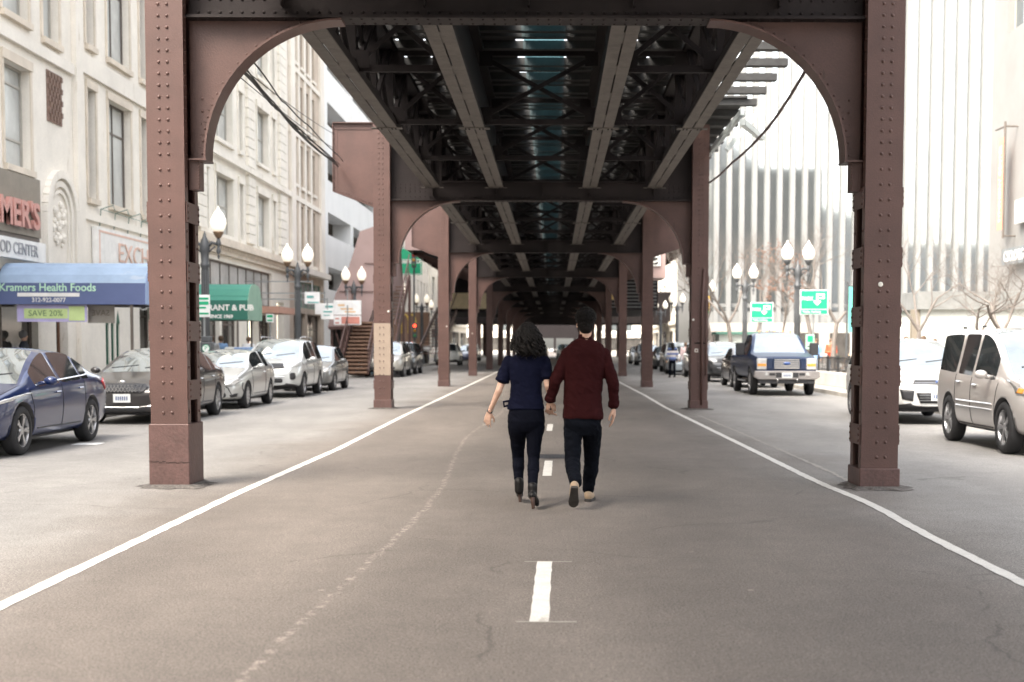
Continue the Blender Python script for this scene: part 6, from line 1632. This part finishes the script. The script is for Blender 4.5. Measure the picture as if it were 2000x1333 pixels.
caps(s, hd + Vector((0, -.030, .02)), .080, hd + Vector((0, -.040, -.034)), .066)
s2 = hair_volume(hd + Vector((0, -.034, -.008)), .079, 9, 420, .012, man, below=-.55, front=.25, base_sc=(.95, .95, 1.0), curl=.009)
s.add(s2.v, s2.f)
s.build('hair', HAIR, man, smooth=True)
# ---- the woman ---------------------------------------------------
wom = empty('person', (-.24, 13.0, 0), label='woman with dark wavy hair in a navy short sleeved blouse and heeled boots', cat='person', group='couple walking up the middle of the road')
O = Vector(wom.location); HY = 13.05
hd = M(1031, 660, HY); neck = M(1030, 690, HY)
ls, rs_ = M(993, 706, HY), M(1062, 706, HY)
le, lw = M(975, 762, HY - .02), M(956, 805, HY + .10)
re, rw_ = M(1070, 753, HY - .05), M(1076, 783, HY + .06)
hipc = M(1028, 812, HY); lh, rh = M(1011, 820, HY), M(1045, 820, HY)
lk, la = M(1012, 893, HY + .18), M(1014, 952, HY + .05)
rk, ra = M(1042, 897, HY - .02), M(1040, 962, HY - .32)
b = MB(); head(b, hd, -.05, .93); caps(b, neck + Vector((0, 0, -.05)), .048, hd + Vector((0, -.01, -.05)), .046)
loft(b, [(hipc, .14, .09, 0), (M(1028, 790, HY), .125, .085, 0), (M(1028, 760, HY), .12, .08, 0), (M(1028, 720, HY), .15, .085, 0), (M(1029, 700, HY), .10, .06, 0)])
for a, e_, w_ in ((ls, le, lw), (rs_, re, rw_)): caps(b, a, .040, e_, .033); caps(b, e_, .034, w_, .021)
hand(b, lw, (lw - le) * .6 + Vector((-.02, .02, -.18)), Vector((.35, 1, 0)), 1, .92, .35, .12)
hand(b, rw_, Vector((-.03, .02, -1)), Vector((1, .3, 0)), 1, .92, .75)
for h, k_, a_ in ((lh, lk, la), (rh, rk, ra)): caps(b, h, .075, k_, .045); caps(b, k_, .045, a_, .03)
organic(b, 'body', SKINW, wom, .006, 2)
NB = mat('navy blouse fabric', (.0050, .0060, .0165), .8, 0, .15, 12, .25, 180, spec=.05)
s = MB()
loft(s, [(M(1027, 799, HY), .172, .120, 0), (M(1027, 790, HY), .168, .115, 0), (M(1027, 772, HY), .152, .105, 0), (M(1028, 752, HY), .143, .10, 0), (M(1028, 728, HY), .165, .108, 0), (M(1028, 712, HY), .182, .108, 0), (M(1029, 701, HY), .168, .092, 0), (M(1029, 694, HY), .10, .07, 0), (M(1029, 690, HY), .06, .055, 0)])
for a, e_ in ((ls, le), (rs_, re)): caps(s, a + Vector((0, 0, -.01)), .062, a.lerp(e_, .58), .060); s.lathe([(.058, -.02), (.064, .0), (.062, .012)], a.lerp(e_, .66), (e_ - a), 18)
organic(s, 'blouse', NB, wom, .007, 4, folds(7, .014, .9, 7))
s = MB(); a = M(991, 784, HY - .02); s.tube([a + Vector((.05, 0, .01)), a, a + Vector((-.035, -.01, -.005)), a + Vector((-.03, -.01, -.05)), a + Vector((.03, 0, -.035))], .012, 6); s.build('waist_tie', NB, wom, smooth=True); s = MB(); a = M(1066, 790, HY); s.tube([a, a + Vector((.04, 0, -.01)), a + Vector((.05, 0, -.045)), a + Vector((.0, 0, -.04))], .012, 6)
s.build('waist_tie', NB, wom, smooth=True)
s = MB()
loft(s, [(hipc + Vector((0, 0, .10)), .145, .10, 0), (hipc + Vector((0, 0, .03)), .170, .118, 0), (hipc + Vector((0, 0, -.05)), .180, .126, 0), (hipc + Vector((0, 0, -.10)), .165, .115, 0), (hipc + Vector((0, 0, -.15)), .12, .09, 0)])
for h, k_, a_ in ((lh, lk, la), (rh, rk, ra)):
    caps(s, h + Vector((0, 0, -.07)), .096, h.lerp(k_, .5), .076); caps(s, h.lerp(k_, .5), .076, k_, .056); caps(s, k_, .055, k_.lerp(a_, .35) + Vector((0, -.015, 0)), .056); caps(s, k_.lerp(a_, .35), .054, a_, .038)
organic(s, 'trousers', NAVYT, wom, .007, 3, folds(9, .007, 1.5, 9))
BOOT = mat('black patent leather', (.008, .007, .007), .5, 0, .2, 9, spec=.25); HEEL = mat('wooden heel', (.045, .022, .015), .5)
def boot(ank, toe, heel, par):
    ank, toe, heel = Vector(ank), Vector(toe), Vector(heel); up = Vector((0, 0, 1)); d = (toe - heel); d.normalize()
    s = MB(); caps(s, ank + Vector((0, 0, .05)), .047, ank + Vector((0, 0, -.03)), .043); caps(s, ank + Vector((0, 0, -.03)), .043, heel + up * .035, .034); caps(s, heel + up * .035, .034, toe + (heel - toe) * .35 + up * .02, .036); caps(s, toe + (heel - toe) * .35 + up * .015, .036, toe + up * .012, .022)
    organic(s, 'boot', BOOT, par, .007, 3); return heel
g1 = G(1014, 981) - O; hz = M(1016, 962, HY + .0)
boot(la, g1 + Vector((.0, .20, .03)), Vector((g1.x + .005, g1.y + .02, .08)), wom)
s = MB(); s.tube([(g1.x + .005, g1.y + .02, .12), (g1.x + .007, g1.y + .005, .06), (g1.x + .01, g1.y, 0.0)], [.028, .018, .015], 8); s.build('boot_heel', HEEL, wom)
g1 = G(1042, 996) - O
boot(ra, g1 + Vector((.03, .16, .02)), Vector((g1.x - .01, g1.y - .03, .10)), wom)
s = MB(); s.tube([(g1.x - .01, g1.y - .03, .14), (g1.x - .005, g1.y - .05, .07), (g1.x + .0, g1.y - .05, .015)], [.028, .018, .015], 8); s.build('boot_heel', HEEL, wom)
s = MB(); d_ = (lw - le).normalized(); s.lathe([(.026, -.010), (.028, -.008), (.028, .008), (.026, .010)], le.lerp(lw, .96), d_, 18); s.build('watch_strap', mat('black strap', (.02, .02, .02), .4), wom)
s = MB(); c = le.lerp(lw, .96) + Vector((.0, -.028, 0)); s.lathe([(.015, 0), (.015, .008), (.013, .009)], c, (.1, -1, 0), 16); s.build('watch_face', mat('rose gold', (.7, .42, .32), .25, .8), wom)
# long wavy hair: a cap plus many hanging curls
s = MB(); k = hd + Vector((0, -.02, .02)); s.ball(k, .099, n=20, sc=(.96, 1.0, 1.0))
rr_ = random.Random(21)
for i in range(420):
    th = rr_.uniform(-math.pi, 0) if i % 5 else rr_.uniform(0, math.pi); ph = rr_.uniform(.05, 1.55)
    q = Vector((math.sin(ph) * math.cos(th), math.sin(ph) * math.sin(th) * 1.0, math.cos(ph)))
    if q.y > .35 and ph > .6: continue
    p = k + Vector((q.x * .1, q.y * .105, q.z * .105)); ln = rr_.uniform(.15, .245) * (.75 if abs(q.x) > .75 else 1); a0 = rr_.uniform(0, 6.28); fq = rr_.uniform(1.3, 2.3); am = rr_.uniform(.014, .032); pts = []
    out = Vector((q.x, min(q.y, .1) * .6, 0)); n_ = 16
    for j in range(n_):
        t = j / (n_ - 1); a = a0 + t * 6.28 * fq
        z = -ln * t; flare = .040 * math.sin(min(t * 2.2, 1.57)) + .012 * t
        pts.append(p + out * flare + Vector((math.cos(a) * am * t ** .5, math.sin(a) * am * t ** .5, z + .02 * math.cos(ph) * (1 - t))))
    s.tube(pts, [.0062] * (n_ - 2) + [.0035, .0015], 4)
caps(s, hd + Vector((0, -.05, .0)), .085, hd + Vector((0, -.06, -.10)), .08)
caps(s, hd + Vector((-.055, -.03, -.05)), .05, hd + Vector((-.085, -.035, -.11)), .042); caps(s, hd + Vector((.055, -.03, -.05)), .05, hd + Vector((.085, -.035, -.13)), .035)
s.build('hair', HAIR, wom, smooth=True)
# ---- background people ------------------------------------------
def walker(X, Y, h, label, top, bot, hairm, skin=SKIN, yaw=0, z0=0.0, stride=.25, stripes=None, longhair=False, bag=None, arms=0, vox=.02):
    e = empty('person', (X, Y, z0), yaw, label, 'person'); k = h / 1.75
    def V(x, y, z): return Vector((x, y, z)) * k
    b = MB(); head(b, V(0, .0, 1.62), 0, k); caps(b, V(0, 0, 1.42), .05 * k, V(0, 0, 1.55), .05 * k)
    shl = [V(-.19, 0, 1.41), V(.19, 0, 1.41)]; el = [V(-.25, -.03, 1.12), V(.25, -.03, 1.12)]; wr = [V(-.26, .08, .86), V(.26, .08, .86)]
    if arms: wr = [V(-.10, .28, 1.12), V(.10, .28, 1.12)]
    for i in (0, 1): caps(b, shl[i], .045 * k, el[i], .036 * k); caps(b, el[i], .036 * k, wr[i], .025 * k); hand(b, wr[i], (wr[i] - el[i]), Vector((0, 1, 0)), 1 if i else -1, k, .5)
    kn = [V(-.10, stride * .6, .50), V(.10, -stride * .1, .50)]; an = [V(-.10, stride, .09), V(.10, -stride, .13)]
    for i in (0, 1): caps(b, V((-.09, .09)[i], 0, .9), .08 * k, kn[i], .05 * k); caps(b, kn[i], .05 * k, an[i], .035 * k)
    loft(b, [(V(0, 0, .88), .15 * k, .1 * k, 0), (V(0, 0, 1.1), .13 * k, .09 * k, 0), (V(0, 0, 1.38), .17 * k, .09 * k, 0), (V(0, 0, 1.45), .08 * k, .06 * k, 0)])
    organic(b, 'body', skin, e, .011, 2)
    s = MB(); loft(s, [(V(0, 0, .84), .185 * k, .13 * k, 0), (V(0, 0, 1.08), .165 * k, .12 * k, 0), (V(0, 0, 1.36), .205 * k, .12 * k, 0), (V(0, 0, 1.45), .12 * k, .08 * k, 0), (V(0, 0, 1.48), .06 * k, .06 * k, 0)])
    for i in (0, 1): caps(s, shl[i], .065 * k, el[i], .055 * k); caps(s, el[i], .055 * k, el[i].lerp(wr[i], .9), .042 * k)
    organic(s, 'top', top, e, .015, 3, folds(8, .012))
    s = MB(); loft(s, [(V(0, 0, .95), .165 * k, .115 * k, 0), (V(0, 0, .84), .175 * k, .125 * k, 0), (V(0, 0, .76), .16 * k, .11 * k, 0)])
    for i in (0, 1): caps(s, V((-.09, .09)[i], 0, .85), .095 * k, kn[i], .068 * k); caps(s, kn[i], .066 * k, an[i], .05 * k)
    organic(s, 'trousers', bot, e, .014, 3)
    for i in (0, 1): a = an[i]; s = MB(); caps(s, a + Vector((0, -.03, -.04)), .045, a + Vector((0, .17, -.05 if i == 0 else -.08)), .036); organic(s, 'shoe', SOLE, e, .012, 2)
    s = MB(); s.ball(V(0, -.015, 1.65), .112 * k, n=14, sc=(.9, 1, 1)); 
    if longhair: caps(s, V(0, -.04, 1.6), .10 * k, V(0, -.07, 1.40), .07 * k)
    s.build('hair', hairm, e, smooth=True)
    return e
# striped sweater: bands by height
SW = bpy.data.materials.new('striped sweater'); SW.use_nodes = True; MATS['striped sweater'] = SW
n = SW.node_tree.nodes; l = SW.node_tree.links; bb = n['Principled BSDF']; bb.inputs['Roughness'].default_value = .9
tc = n.new('ShaderNodeTexCoord'); sx_ = n.new('ShaderNodeSeparateXYZ'); l.new(tc.outputs['Object'], sx_.inputs[0]); cr = n.new('ShaderNodeValToRGB'); cr.color_ramp.interpolation = 'CONSTANT'
mr = n.new('ShaderNodeMapRange'); mr.inputs[1].default_value = .8; mr.inputs[2].default_value = 1.5; l.new(sx_.outputs[2], mr.inputs[0]); l.new(mr.outputs[0], cr.inputs[0])
cols_ = [(0, (.03, .04, .09)), (.12, (.10, .16, .36)), (.26, (.55, .52, .50)), (.40, (.10, .14, .30)), (.55, (.60, .56, .54)), (.68, (.02, .03, .07)), (.82, (.10, .16, .36))]
while len(cr.color_ramp.elements) < len(cols_): cr.color_ramp.elements.new(.5)
for e_, (p_, c_) in zip(cr.color_ramp.elements, cols_): e_.position = p_; e_.color = (*c_, 1)
l.new(cr.outputs[0], bb.inputs['Base Color'])
g0 = G(1313, 738)
w1 = walker(g0.x, g0.y, 1.68, 'woman in a blue and white striped sweater walking on the right roadway', SW, NAVYT, HAIR, yaw=.15, stride=.10, longhair=True)
s = MB(); s.ball((.30, .05, .98), .15, n=12, sc=(.7, .5, 1)); s.tube([(.30, .05, 1.1), (.22, 0, 1.42)], .012, 5); s.build('handbag', WH, None, True, label='pale handbag carried at the side of the woman in the striped sweater', cat='bag').location = (g0.x, g0.y, 0)
BL = mat('sky blue shirt', (.20, .34, .56), .85); RD = mat('orange red shirt', (.62, .10, .045), .85); JN = mat('faded jeans', (.20, .25, .32), .9); GR = mat('grey jacket', (.20, .20, .21), .9); DKJ = mat('dark jacket', (.03, .035, .05), .8); BRH = mat('brown hair', (.10, .06, .035), .7); WHJ = mat('white jacket', (.6, .6, .6), .85)
for (px, py, Y, h, lab, t_, b_2, yw, ar) in ((1593, 667, 62, 1.72, 'man in a sky blue shirt standing behind the railings', BL, JN, 2.6, 0), (1622, 668, 62.5, 1.74, 'man in an orange red shirt holding something white behind the railings', RD, JN, 3.3, 1), (1768, 661, 47.5, 1.72, 'person in a grey jacket whose head shows right of the column', GR, DKJ, 3.1, 0), (1802, 660, 48, 1.75, 'person with dark hair and sunglasses behind the white SUV', DKJ, DKJ, 3.0, 0), (1824, 667, 48.4, 1.65, 'person in a white jacket beside the champagne SUV', WHJ, GR, 3.0, 0)):
    walker(px2x(px, Y), Y, h, lab, t_, b_2, BRH, yaw=yw, z0=.13, stride=.05, arms=ar)
w2 = walker(px2x(48, 35.2), 35.2, 1.72, 'man in a dark jacket and flat cap walking under the blue canopy', DKJ, DKJ, mat('grey cap', (.12, .12, .12), .9), yaw=-1.3, z0=.13, stride=.2)
for (px, Y, lab, t_) in ((415, 48.5, 'pedestrian in pale clothes under the green canopy', WHJ), (432, 49.4, 'pedestrian in blue on the pavement by the pub', BL), (486, 56, 'pedestrian in a white jacket near the shop door', WHJ)):
    walker(px2x(px, Y), Y, 1.7, lab, t_, JN, BRH, yaw=.4, z0=.13, stride=.2)
walker(px2x(1338, 70), 70, 1.7, 'person in a pale pink jacket beyond the woman in stripes', mat('pale pink', (.55, .42, .42), .85), GR, BRH, yaw=.1, z0=0, stride=.1)
